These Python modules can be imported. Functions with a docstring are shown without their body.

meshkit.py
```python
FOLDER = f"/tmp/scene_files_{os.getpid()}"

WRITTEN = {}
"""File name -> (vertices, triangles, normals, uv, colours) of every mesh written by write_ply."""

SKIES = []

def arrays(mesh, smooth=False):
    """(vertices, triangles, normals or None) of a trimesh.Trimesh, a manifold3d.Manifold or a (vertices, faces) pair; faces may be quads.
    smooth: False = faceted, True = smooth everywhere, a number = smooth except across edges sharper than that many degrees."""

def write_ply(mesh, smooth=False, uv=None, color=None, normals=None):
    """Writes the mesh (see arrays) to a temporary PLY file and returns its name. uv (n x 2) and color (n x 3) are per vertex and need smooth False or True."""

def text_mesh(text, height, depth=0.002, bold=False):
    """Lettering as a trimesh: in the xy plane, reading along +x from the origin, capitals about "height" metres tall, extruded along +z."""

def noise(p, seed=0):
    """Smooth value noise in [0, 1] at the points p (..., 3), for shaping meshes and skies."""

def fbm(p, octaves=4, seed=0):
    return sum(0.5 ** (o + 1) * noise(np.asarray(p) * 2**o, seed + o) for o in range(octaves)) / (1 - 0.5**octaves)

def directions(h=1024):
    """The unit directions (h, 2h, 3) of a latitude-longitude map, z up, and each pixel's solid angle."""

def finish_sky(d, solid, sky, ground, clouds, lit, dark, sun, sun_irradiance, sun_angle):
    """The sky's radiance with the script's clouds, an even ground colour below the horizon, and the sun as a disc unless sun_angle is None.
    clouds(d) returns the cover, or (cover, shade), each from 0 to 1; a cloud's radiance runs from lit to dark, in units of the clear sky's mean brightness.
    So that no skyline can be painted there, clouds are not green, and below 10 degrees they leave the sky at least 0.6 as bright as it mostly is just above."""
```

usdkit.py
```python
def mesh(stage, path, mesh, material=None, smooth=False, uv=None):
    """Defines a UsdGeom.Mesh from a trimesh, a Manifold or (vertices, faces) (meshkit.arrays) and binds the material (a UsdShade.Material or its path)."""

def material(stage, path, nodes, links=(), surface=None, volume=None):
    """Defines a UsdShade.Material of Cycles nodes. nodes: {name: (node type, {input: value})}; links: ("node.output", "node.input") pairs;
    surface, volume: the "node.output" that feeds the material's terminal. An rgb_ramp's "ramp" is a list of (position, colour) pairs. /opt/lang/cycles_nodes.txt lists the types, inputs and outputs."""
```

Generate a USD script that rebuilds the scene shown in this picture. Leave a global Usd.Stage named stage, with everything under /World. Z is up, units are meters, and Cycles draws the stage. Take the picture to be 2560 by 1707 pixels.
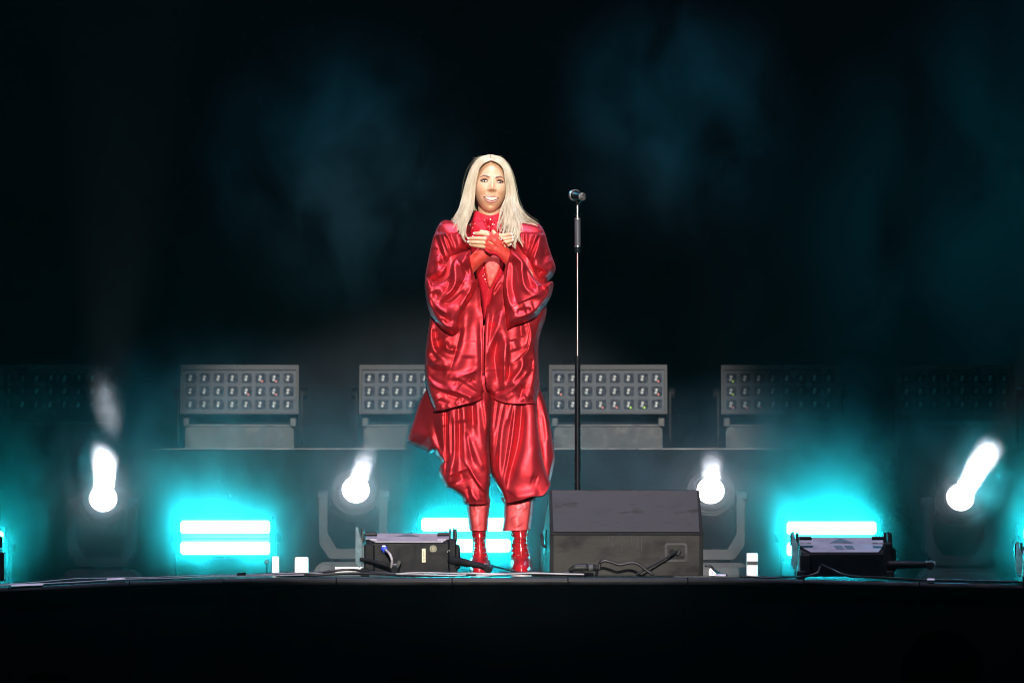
# Night concert stage: a performer in red satin in a followspot, strobes, moving heads and panel lights in haze behind.
import math, random, colorsys
import numpy as np, trimesh, manifold3d, shapely
import shapely.geometry as sg
from scipy.spatial import cKDTree
import usdkit, meshkit
from pxr import Usd, UsdGeom, UsdLux, UsdShade, Gf, Sdf, Vt

stage = Usd.Stage.CreateInMemory()
UsdGeom.Xform.Define(stage, '/World')
rng = np.random.default_rng(7); random.seed(7)

# ------------------------------------------------------------------ camera, sky, followspot, exposure
FPX, HOR, CAMZ, CAMY = 9344.0, 1438.0, 0.005, -16.0      # focal length and horizon row of the 2560 px wide photograph
cam = UsdGeom.Camera.Define(stage, '/World/camera')
cam.CreateHorizontalApertureAttr(36.0); cam.CreateFocalLengthAttr(FPX / 2560 * 36)
cam.CreateVerticalApertureOffsetAttr((HOR - 853.5) / 2560 * 36)
cam.AddTranslateOp().Set(Gf.Vec3d(0, CAMY, CAMZ)); cam.AddRotateXOp().Set(90)
cam.CreateFStopAttr(5.0); cam.CreateFocusDistanceAttr(15.75)
cam.CreateExposureAttr(0.0)

sky = UsdLux.DomeLight.Define(stage, '/World/sky')        # a night sky: the sun is far below the horizon
sky_mat = usdkit.material(stage, '/World/Looks/sky', {
    't': ('sky_texture', {'sky_type': 'single_scattering', 'sun_disc': False, 'sun_elevation': -0.3, 'sun_rotation': 1.0}),
    'b': ('background_shader', {'strength': 0.01})}, [('t.color', 'b.color')], surface='b.background')
UsdShade.MaterialBindingAPI.Apply(sky.GetPrim()).Bind(sky_mat)
sky.GetPrim().SetCustomDataByKey('kind', 'structure')


def aim(prim, p, t, up=(0, 0, 1)):
    prim.AddTransformOp().Set(Gf.Matrix4d().SetLookAt(Gf.Vec3d(*map(float, p)), Gf.Vec3d(*map(float, t)), Gf.Vec3d(*up)).GetInverse())


def spot(path, p, t, intensity, radius, angle, soft, color=(1, 1, 1), up=(0, 0, 1)):
    s = UsdLux.SphereLight.Define(stage, path)
    s.CreateRadiusAttr(radius); s.CreateNormalizeAttr(True); s.CreateIntensityAttr(intensity); s.CreateColorAttr(Gf.Vec3f(*color))
    a = UsdLux.ShapingAPI.Apply(s.GetPrim()); a.CreateShapingConeAngleAttr(angle); a.CreateShapingConeSoftnessAttr(soft)
    aim(s, p, t, up)
    return s


FOLLOW, BACKL, WASHL = 64000.0, 200.0, 150.0
spot('/World/follow_spot', (2.15, -50, 8.6), (-.08, 0, 1.0), FOLLOW, .14, 1.80, .38, (1, .91, .80))   # the front-of-house followspot that lights the performer
spot('/World/front_wash', (0, -3.4, 7.5), (0, -1.2, 0), 1100.0, .12, 27, .5, (.80, .74, 1.0), (0, 1, 0))   # a dim lavender lamp over the stage edge
for q, n in ((-1, 1), (1, 2)): spot(f'/World/back_light_{n:03d}', (q * 3.6, 5.6, 5.4), (q * -.2, .2, 1.1), BACKL, .10, 24, .6, (.07, .52, .88))   # blue back lights above the frame
spot('/World/back_wash_001', (4.3, 6.2, 5.6), (3.1, 5.9, .6), WASHL, .12, 36, .7, (.02, .55, .75), (0, 1, 0))   # teal wash on the smoke and drape at the right
spot('/World/back_wash_002', (-4.3, 6.2, 5.6), (-3.0, 5.9, .2), WASHL * .15, .12, 32, .7, (.03, .5, .75), (0, 1, 0))


def at(px, py, Y):
    s = (Y - CAMY) / FPX
    return np.array([(px - 1280) * s, Y, CAMZ + (HOR - py) * s])


# ------------------------------------------------------------------ helpers: prims
used = {}


def numbered(parent, name):
    k = used.get((parent, name), 0); used[(parent, name)] = k + 1
    return f'{parent}/{name}' if k == 0 else f'{parent}/{name}_{k:03d}'


def tag(prim, label=None, cat=None, group=None, kind=None):
    for key, v in (('label', label), ('category', cat), ('group', group), ('kind', kind)):
        if v: prim.SetCustomDataByKey(key, v)
    return prim


def thing(name, label, cat, loc=(0, 0, 0), rotz=0.0, group=None):
    x = UsdGeom.Xform.Define(stage, numbered('/World', name))
    x.AddTranslateOp().Set(Gf.Vec3d(*map(float, loc)))
    if rotz: x.AddRotateZOp().Set(float(rotz))
    return tag(x.GetPrim(), label, cat, group)


def dup(src, label, loc, rotz=0.0, group=None):
    was = src.GetCustomData()
    r = thing(src.GetName().rstrip('0123456789').rstrip('_'), label, was['category'], loc, rotz, group or was.get('group'))
    r.GetReferences().AddInternalReference(src.GetPath()); r.SetInstanceable(True)
    return r


def part(parent, name, mesh, mat, smooth=35, label=None, kind=None):
    m = usdkit.mesh(stage, numbered(str(parent.GetPath()), name), mesh, mat, smooth=smooth)
    tag(m.GetPrim(), label, kind=kind)
    return m.GetPrim()


def solo(name, mesh, mat, label, cat, group=None, smooth=35):
    m = usdkit.mesh(stage, numbered('/World', name), mesh, mat, smooth=smooth)
    return tag(m.GetPrim(), label, cat, group)


def struct(name, mesh, mat, kind='structure', smooth=False):
    m = usdkit.mesh(stage, numbered('/World', name), mesh, mat, smooth=smooth)
    return tag(m.GetPrim(), kind=kind)


# ------------------------------------------------------------------ helpers: shapes
cat_ = trimesh.util.concatenate


def bx(x0, x1, y0, y1, z0, z1, c=0.0):
    lo, hi = np.array([x0, y0, z0], float), np.array([x1, y1, z1], float)
    lo, hi = np.minimum(lo, hi), np.maximum(lo, hi)
    if c <= 0:
        m = trimesh.creation.box(hi - lo); m.apply_translation((lo + hi) / 2); return m
    c = min(c, *((hi - lo) * .45)); pts = []
    for k in range(3):
        for s in np.ndindex(2, 2, 2):
            p = np.where(np.array(s) == 0, lo + c, hi - c); p[k] = lo[k] if s[k] == 0 else hi[k]; pts.append(p)
    return trimesh.convex.convex_hull(np.array(pts))


def rot(m, deg, axis, about=(0, 0, 0)):
    m = m.copy(); m.apply_transform(trimesh.transformations.rotation_matrix(math.radians(deg), axis, about)); return m


def mv(m, d):
    m = m.copy(); m.apply_translation(np.asarray(d, float)); return m


def lathe(profile, p0, direction, seg=36):
    """(radius, distance) pairs turned about the axis from p0 along direction."""
    m = trimesh.creation.revolve(np.array(profile, float), sections=seg)
    m.apply_transform(trimesh.geometry.align_vectors([0, 0, 1], np.asarray(direction, float) / np.linalg.norm(direction)))
    m.apply_translation(p0); return m


def cyl(p0, p1, r0, r1=None, seg=20, c=0.0):
    p0, p1 = np.asarray(p0, float), np.asarray(p1, float); L = np.linalg.norm(p1 - p0); r1 = r0 if r1 is None else r1
    prof = [(0, 0), (r0 - c, 0), (r0, c), (r1, L - c), (r1 - c, L), (0, L)] if c else [(0, 0), (r0, 0), (r1, L), (0, L)]
    return lathe(prof, p0, p1 - p0, seg)


def spline(pts, n=8, closed=False):
    p = np.asarray(pts, float)
    q = np.vstack([p[-1:], p, p[:2]]) if closed else np.vstack([2 * p[:1] - p[1:2], p, 2 * p[-1:] - p[-2:-1]])
    t = np.linspace(0, 1, n, endpoint=False)[:, None]; out = []
    for i in range(1, len(q) - 2):
        a, b, c, d = q[i - 1], q[i], q[i + 1], q[i + 2]
        out.append(.5 * (2 * b + (c - a) * t + (2 * a - 5 * b + 4 * c - d) * t ** 2 + (3 * b - a - 3 * c + d) * t ** 3))
    out = np.vstack(out)
    return out if closed else np.vstack([out, p[-1:]])


def tube(pts, r, seg=8, n=6, smooth=True):
    p = spline(pts, n) if smooth and len(pts) > 2 else np.asarray(pts, float)
    t = np.gradient(p, axis=0); t /= np.linalg.norm(t, axis=1, keepdims=True) + 1e-12
    up = np.where(np.abs(t[:, 2:]) < .9, [0, 0, 1.0], [1.0, 0, 0]); a = np.cross(t, up); a /= np.linalg.norm(a, axis=1, keepdims=True) + 1e-12
    b = np.cross(t, a); ang = np.arange(seg) * 2 * np.pi / seg
    rr = np.broadcast_to(np.interp(np.linspace(0, 1, len(p)), np.linspace(0, 1, np.size(r)), np.ravel(r)), (len(p),))
    v = (p[:, None] + rr[:, None, None] * (np.cos(ang)[None, :, None] * a[:, None] + np.sin(ang)[None, :, None] * b[:, None])).reshape(-1, 3)
    f = []
    for i in range(len(p) - 1):
        for j in range(seg):
            k = (j + 1) % seg; f += [[i * seg + j, i * seg + k, (i + 1) * seg + k], [i * seg + j, (i + 1) * seg + k, (i + 1) * seg + j]]
    n0 = len(v); v = np.vstack([v, p[:1], p[-1:]]); e = (len(p) - 1) * seg
    for j in range(seg):
        k = (j + 1) % seg; f += [[n0, k, j], [n0 + 1, e + j, e + k]]
    m = trimesh.Trimesh(v, np.array(f), process=False); m.invert(); return m


def plate(poly_xz, y0, y1):
    """A polygon in x and z given a thickness along y."""
    m = trimesh.creation.extrude_polygon(sg.Polygon(poly_xz).buffer(0), abs(y1 - y0), engine='earcut')
    m.apply_transform(np.array([[1, 0, 0, 0], [0, 0, -1, max(y0, y1)], [0, 1, 0, 0], [0, 0, 0, 1.0]])); return m


def hull_chain(joints):
    """joints: lists of (point, radius); consecutive ones are joined by the hull of their spheres."""
    parts = []
    for chain in joints:
        sph = []
        for p, r in chain:
            s = manifold3d.Manifold.sphere(float(r), 20).translate([float(x) for x in p]); sph.append(s)
        for a, b in zip(sph, sph[1:]): parts.append(manifold3d.Manifold.batch_hull([a, b]))
    return manifold3d.Manifold.batch_boolean(parts, manifold3d.OpType.Add)


def to_tri(m, length=None, iters=0):
    if length: m = m.refine_to_length(length)
    g = m.to_mesh(); t = trimesh.Trimesh(np.array(g.vert_properties[:, :3]), np.array(g.tri_verts), process=True)
    if iters: trimesh.smoothing.filter_taubin(t, .5, .53, iters)
    return t


# ------------------------------------------------------------------ materials
def mat(name, color, rough=.5, metal=0.0, noise=0.0, nscale=30.0, bump=0.0, bscale=200.0, color2=None, thresh=(.45, .6), stretch=(1, 1, 1), **kw):
    """A principled surface whose colour and gloss vary with noise in world space and, with color2, patches of it."""
    nodes = {'g': ('texture_coordinate', {}), 'm': ('mapping', {'scale': stretch}), 'p': ('principled_bsdf', {'roughness': rough, 'metallic': metal, 'base_color': color, **kw}),
             'n': ('noise_texture', {'scale': nscale, 'detail': 5.0, 'roughness': .6})}
    links = [('g.object', 'm.vector'), ('m.vector', 'n.vector')]
    c2 = color2 if color2 is not None else tuple(min(1, c * (1 + noise)) for c in color); c1 = color if color2 is not None else tuple(c * (1 - noise) for c in color)
    if noise or color2 is not None:
        lo, hi = thresh if color2 is not None else (.3, .7)
        nodes['r'] = ('rgb_ramp', {'ramp': [(lo, c1), (hi, c2)]}); nodes['q'] = ('map_range', {'from_min': .3, 'from_max': .7, 'to_min': max(.02, rough - .1), 'to_max': min(1, rough + .12)})
        links += [('n.fac', 'r.fac'), ('r.color', 'p.base_color'), ('n.fac', 'q.value'), ('q.result', 'p.roughness')]
    if bump:
        nodes['bn'] = ('noise_texture', {'scale': bscale, 'detail': 3.0}); nodes['b'] = ('bump', {'strength': 1.0, 'distance': bump})
        links += [('m.vector', 'bn.vector'), ('bn.fac', 'b.height'), ('b.normal', 'p.normal')]
    return usdkit.material(stage, '/World/Looks/' + name, nodes, links, surface='p.BSDF')


def glow(name, color, strength):
    return usdkit.material(stage, '/World/Looks/' + name, {'e': ('emission', {'color': color, 'strength': strength})}, surface='e.emission')


M = {}
LEDK = 122.0
M['onlooker'] = mat('onlooker', (.006, .006, .006), .9, noise=.3, nscale=40, specular_ior_level=0.0)
M['deck'] = mat('deck', (.012, .013, .015), .45, noise=.5, nscale=6, bump=.001, bscale=120)
M['edge'] = mat('edge', (.012, .013, .015), .5, specular_ior_level=.2, noise=.5, nscale=8, stretch=(1, 4, 4), bump=.0006, bscale=90)
M['skirt'] = mat('skirt', (.0010, .0012, .0015), .9, noise=.4, nscale=2.0, stretch=(1, 1, .3), specular_ior_level=0.0)
M['ground'] = mat('ground', (.005, .005, .005), .9, specular_ior_level=0.0, noise=.4, nscale=1.5)
M['riser'] = mat('riser', (.005, .0058, .007), .75, noise=.35, nscale=3, bump=.0008, bscale=60, specular_ior_level=.08)
M['drop'] = mat('drop', (.008, .011, .015), .8, noise=.5, nscale=1.6, stretch=(1.6, 1, .8), specular_ior_level=.08)
M['black'] = mat('black', (.006, .0065, .008), .55, specular_ior_level=.08, noise=.5, nscale=25, bump=.0003, bscale=300)
M['black_gloss'] = mat('black_gloss', (.004, .0045, .006), .42, specular_ior_level=.06, noise=.4, nscale=20)
M['rubber'] = mat('rubber', (.010, .011, .012), .5, specular_ior_level=.2, noise=.3, nscale=40)
M['grey'] = mat('grey', (.034, .037, .042), .5, specular_ior_level=.2, noise=.25, nscale=14, bump=.0003, bscale=260)
M['grey_light'] = mat('grey_light', (.041, .044, .050), .5, specular_ior_level=.25, noise=.2, nscale=12, bump=.0003, bscale=260)
M['board'] = mat('board', (.050, .055, .066), .5, noise=.12, nscale=30)
M['cell'] = mat('cell', (.020, .025, .038), .25, noise=.25, nscale=60)
M['chip'] = mat('chip', (.40, .40, .38), .14, noise=.05, nscale=90, coat_weight=.6)
M['chip_green'] = mat('chip_green', (.45, .8, .05), .2, noise=.05, nscale=90)
M['chip_red'] = mat('chip_red', (.75, .2, .16), .2, noise=.05, nscale=90)
M['steel'] = mat('steel', (.42, .42, .43), .3, 1.0, noise=.15, nscale=50)
M['chrome'] = mat('chrome', (.62, .6, .58), .22, 1.0, noise=.1, nscale=60)
M['rod'] = mat('rod', (.15, .15, .15), .35, 1.0, noise=.02, nscale=10)
M['mesh_grille'] = mat('mesh_grille', (.3, .3, .31), .32, 1.0, noise=.5, nscale=420, bump=.0006, bscale=700)
M['lavender'] = mat('lavender', (.2, .185, .22), .42, noise=.12, nscale=22, bump=.0002, bscale=400)
M['ink'] = mat('ink', (.05, .07, .09), .5, noise=.2, nscale=40)
M['label'] = mat('label', (.45, .43, .28), .5, noise=.12, nscale=40)
M['white'] = mat('white', (.72, .71, .70), .5, noise=.06, nscale=20)
M['tape'] = mat('tape', (.5, .48, .52), .35, noise=.25, nscale=40, bump=.0006, bscale=120)
M['cable_black'] = mat('cable_black', (.010, .010, .012), .4, specular_ior_level=.25, noise=.3, nscale=30)
M['cable_grey'] = mat('cable_grey', (.26, .25, .27), .35, noise=.2, nscale=30)
M['plug_blue'] = mat('plug_blue', (.03, .06, .42), .3, noise=.2, nscale=60)
M['monitor'] = mat('monitor', (.017, .017, .021), .5, color2=(.008, .008, .009), thresh=(.60, .70), nscale=11, stretch=(.8, .8, 3.0), bump=.00025, bscale=40, specular_ior_level=.2)
M['monitor_low'] = mat('monitor_low', (.0105, .010, .0098), .45, color2=(.0025, .0025, .003), thresh=(.50, .62), nscale=6, stretch=(.7, .7, 1.6), bump=.00015, bscale=55, specular_ior_level=.12)
M['led'] = glow('led', (.013, .84, .95), LEDK)
M['led_shelf'] = mat('led_shelf', (.12, .125, .13), .6, specular_ior_level=.1, noise=.05, nscale=20)
M['lens_on'] = glow('lens_on', (.93, .93, 1.0), 7.0)
M['frost'] = usdkit.material(stage, '/World/Looks/frost', {        # thin milky sheet: light from behind comes through
    'n': ('noise_texture', {'scale': 35.0, 'detail': 4.0}), 'g': ('texture_coordinate', {}), 'r': ('rgb_ramp', {'ramp': [(.35, (.45, .5, .5)), (.65, (.8, .85, .85))]}),
    'd': ('diffuse_bsdf', {'color': (.3, .3, .3)}), 't': ('translucent_bsdf', {}), 'x': ('mix_closure', {'fac': .75})},
    [('g.object', 'n.vector'), ('n.fac', 'r.fac'), ('r.color', 't.color'), ('d.BSDF', 'x.closure1'), ('t.BSDF', 'x.closure2')], surface='x.closure')
M['pane'] = usdkit.material(stage, '/World/Looks/pane', {
    'f': ('fresnel', {'IOR': 1.5}), 't': ('transparent_bsdf', {'color': (.93, .95, .97)}), 'g': ('glossy_bsdf', {'roughness': .05, 'color': (.9, .9, .9)}), 'x': ('mix_closure', {})},
    [('f.fac', 'x.fac'), ('t.BSDF', 'x.closure1'), ('g.BSDF', 'x.closure2')], surface='x.closure')
# ------------------------------------------------------------------ the setting: pit ground, stage deck, skirt, riser, backdrop
def box_sheet(x0, x1, y0, y1, z): return trimesh.Trimesh([[x0, y0, z], [x1, y0, z], [x1, y1, z], [x0, y1, z]], [[0, 1, 2], [0, 2, 3]], process=False)


PIT = -1.85
struct('ground', box_sheet(-26, 26, -26, 26, PIT), M['ground'])

LIP_PX = [(-900, 1500), (0, 1465), (110, 1461), (300, 1451), (560, 1443), (700, 1440), (900, 1441), (1280, 1440), (1750, 1440), (2000, 1445), (2300, 1452), (2560, 1458), (3500, 1480)]


def lip_y(x): return -1.5 + .16 * np.abs(x + .15) ** 2 / (1 + .35 * np.abs(x))


def _lip_table():
    xs, zs = [], []
    for px, py in LIP_PX:
        x = (px - 1280) / 644.0
        for _ in range(6): x = at(px, py, lip_y(x))[0]
        xs.append(x); zs.append(at(px, py, lip_y(x))[2])
    return np.array(xs), np.array(zs)


LX, LZ = _lip_table()


def deck(x): return np.interp(x, LX, LZ)                   # the deck falls away a little to either side


XD = np.linspace(LX[0], LX[-1], 90)
stage_floor = UsdGeom.Xform.Define(stage, '/World/stage_floor').GetPrim(); tag(stage_floor, kind='structure')
ys = np.array([.03, 2.0, 4.0, 6.0, 8.6]); V, Fq = [], []
for x in XD:
    for k, y in enumerate(ys): V.append([x, lip_y(x) + y if k == 0 else y, deck(x) - .004])
for i in range(len(XD) - 1):
    for k in range(len(ys) - 1):
        a = i * len(ys) + k; b = a + len(ys); Fq += [[a, b, b + 1], [a, b + 1, a + 1]]
part(stage_floor, 'deck_sheet', trimesh.Trimesh(V, Fq, process=False), M['deck'], smooth=True)
JOINT = [LX[0]] + [at(px, 1450, lip_y(at(px, 1450, -1.3)[0]))[0] for px in (-330, 20, 322, 557, 840, 1130, 1420, 1720, 2010, 2300, 2600)] + [LX[-1]]
for a, b in zip(JOINT, JOINT[1:]):                           # rounded rubber nosing, one length per deck; under it a skirt board of the same width
    xs = np.linspace(a + .002, b - .002, 14)
    ctr = np.stack([xs, lip_y(xs) + .03, deck(xs) - .019], 1); prof = [(math.sin(t) * -.015, math.cos(t) * .015) for t in np.linspace(-.2, math.pi, 9)]
    V, Fq = [], []
    for c in ctr:
        for dy, dz in prof: V.append([c[0], c[1] + dy, c[2] + dz])
    n = len(prof)
    for i in range(len(ctr) - 1):
        for j in range(n - 1): p = i * n + j; Fq += [[p, p + 1, p + n + 1], [p, p + n + 1, p + n]]
    part(stage_floor, 'edge_trim', trimesh.Trimesh(V, Fq, process=False), M['edge'], smooth=True)
stage_front = UsdGeom.Xform.Define(stage, '/World/stage_front').GetPrim(); tag(stage_front, kind='structure')
for a, b in zip(JOINT, JOINT[1:]):
    g_ = .003 if abs(a) > 1.1 and a < 0 else .0004; xs = np.linspace(a + g_, b - .0004, 8); V, Fq = [], []
    for x in xs: V += [[x, lip_y(x) + .033, deck(x) - .030], [x, lip_y(x) + .05, PIT]]
    for i in range(len(xs) - 1): p = 2 * i; Fq += [[p, p + 1, p + 3], [p, p + 3, p + 2]]
    part(stage_front, 'skirt_board', trimesh.Trimesh(V, Fq, process=False), M['skirt'], smooth=True)

RY, RZ = 3.5, at(0, 1121, 3.5)[2]                            # riser: long black platform that carries the panel lights
riser = UsdGeom.Xform.Define(stage, '/World/riser').GetPrim(); tag(riser, kind='structure')
seams = [-5.2, -3.9] + [at(px, 1200, RY)[0] for px in (-160, 420, 1008, 1590, 2180, 2760)] + [4.2, 5.4]
for a, b in zip(seams, seams[1:]):
    part(riser, 'front_panel', bx(a + .001, b - .001, RY, RY + .03, deck(0) - .25, RZ - .006, .0004), M['riser'])
    part(riser, 'deck_panel', bx(a + .003, b - .003, RY + .002, RY + 1.9, RZ - .004, RZ + .002), M['deck'])
backdrop = UsdGeom.Xform.Define(stage, '/World/backdrop').GetPrim(); tag(backdrop, kind='structure')
V, Fq, nx, nz = [], [], 160, 12
for i in range(nx + 1):
    for k in range(nz + 1):
        x = -5.4 + 10.8 * i / nx; z = -.3 + 5.6 * k / nz
        V.append([x, 7.0 + .025 * math.sin(x * 9 + .4 * math.sin(x * 3.1) + .12 * z) * (1 - .5 * k / nz), z])
for i in range(nx):
    for k in range(nz): p = i * (nz + 1) + k; Fq += [[p, p + nz + 1, p + nz + 2], [p, p + nz + 2, p + 1]]
part(backdrop, 'drape', trimesh.Trimesh(V, Fq, process=False), M['drop'], smooth=True)

# ------------------------------------------------------------------ panel lights on the riser: 8 x 3 cells under a clear front
def rounded(x0, x1, z0, z1, r): return sg.box(x0 + r, z0 + r, x1 - r, z1 - r).buffer(r, 4).exterior.coords[:-1]


def make_panel(name, label, loc, rotz, tilt, colour_chips=()):
    t = thing(name, label, 'stage light', loc, rotz, 'panel lights in a row on the riser')
    W, H, D, CZ_ = .318, .137, .17, .318
    part(t, 'base', plate(rounded(-.292, .292, 0, .134, .022), -.10, .13), M['grey'])
    part(t, 'base_strip', bx(-.272, .272, -.085, .1, .136, .150, .003), M['grey_light'])
    part(t, 'front_lip', bx(-.21, .2, -.104, -.1005, .006, .021, .002), M['grey_light'])
    for s in (-1, 1):
        part(t, 'yoke_arm', mv(rot(plate(rounded(-.045, .045, 0, .30, .03), -.006, .006), 90, [0, 0, 1]), (s * (W + .016), 0, .05)), M['black'])
        part(t, 'arm_foot', bx(s * .268, s * .306, -.06, .06, .136, .186, .006), M['grey_light'])
        part(t, 'pivot_knob', cyl((s * (W + .012), 0, CZ_), (s * (W + .045), 0, CZ_), .032, .028, 20, .004), M['black'])
    R = lambda m: rot(m, -tilt, [1, 0, 0], (0, 0, CZ_))
    C = lambda m: R(mv(m, (0, 0, CZ_)))
    part(t, 'head_housing', C(bx(-W + .006, W - .006, -.06, D - .06, -H + .006, H - .004, .015)), M['black'])
    fr = sg.Polygon([(-W, -H), (W, -H), (W, H), (-W, H)]).difference(sg.box(-W + .014, -H + .012, W - .014, H - .026))
    m = trimesh.creation.extrude_polygon(fr, .022, engine='earcut'); m.apply_transform(np.array([[1, 0, 0, 0], [0, 0, -1, -.062], [0, 1, 0, 0], [0, 0, 0, 1.0]]))
    part(t, 'frame', C(m), M['grey_light'])
    part(t, 'reflector_board', C(bx(-W + .015, W - .015, -.066, -.061, -H + .013, H - .027)), M['board'])
    for r in range(3):
        for c in range(8):
            x = -.2625 + .075 * c; z = .067 - .0735 * r
            cell = part(t, 'cell', C(mv(plate(rounded(-.0275, .0275, -.0265, .0265, .008), -.0685, -.0662), (x, 0, z))), M['cell'])
            q = trimesh.creation.icosphere(2, .0088); q.apply_scale([1, .6, 1])
            part(cell, 'lens', C(cat_([mv(q, (x - .002, -.0695, z + .0075)), mv(q, (x - .005, -.0695, z - .0085))])), M['chip'], smooth=True)
            if (r, c) in colour_chips:
                q2 = trimesh.creation.icosphere(1, .006); q2.apply_scale([1, .5, 1])
                part(cell, 'status_chip', C(mv(q2, (x + .008, -.0695, z - .018))), M['chip_green' if colour_chips[(r, c)] == 'g' else 'chip_red'], smooth=True)
    part(t, 'clear_front', C(bx(-W + .0155, W - .0155, -.0815, -.0795, -H + .0135, H - .0275)), M['pane'])
    return t


PY_ = 4.2
PANELS = [(148, 1.5, 'unlit panel light in the dark at the far left of the riser', {}),
          (600, 2.5, 'panel light on the riser left of the performer, its first column in shadow', {(0, 5): 'r', (0, 6): 'r', (1, 4): 'r', (1, 6): 'r'}),
          (1047, -1.0, 'panel light on the riser half hidden behind the performer', {}),
          (1520, -1.2, 'fully lit panel light on the riser behind the microphone stand', {(0, 7): 'r', (1, 0): 'r', (1, 7): 'r', (2, 3): 'r', (2, 4): 'r', (2, 5): 'g', (2, 6): 'g'}),
          (1950, -3.0, 'panel light on the riser with only its left half in the spotlight', {(0, 0): 'g', (1, 0): 'g', (2, 0): 'r', (2, 1): 'r', (2, 2): 'r'}),
          (2388, -4.0, 'unlit panel light in the dark above the beam at the far right', {})]
for px, yaw, lab, chips in PANELS:
    p = at(px, 1128, PY_); p[2] = RZ + .003
    make_panel('panel_light', lab, p, yaw, 13, chips)
for (x0, x1, lab, n) in ((300, 452, 'small strip of lens beads on the riser beside the dark panel light', 5), (1668, 1800, 'small strip of lens beads on the riser between the two right panel lights', 4)):
    a, b = at(x0, 1112, 5.0), at(x1, 1112, 5.0)
    t = thing('light_batten', lab, 'light strip', (a[0], 5.0, RZ + .003))
    L = b[0] - a[0]
    part(t, 'housing', bx(0, L, -.03, .05, 0, .045, .006), M['black'])
    for k in range(n):
        q = trimesh.creation.icosphere(2, .011); part(t, 'lens', mv(q, (.02 + k * (L - .04) / max(1, n - 1), -.032, .027)), M['chip'], smooth=True)

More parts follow.
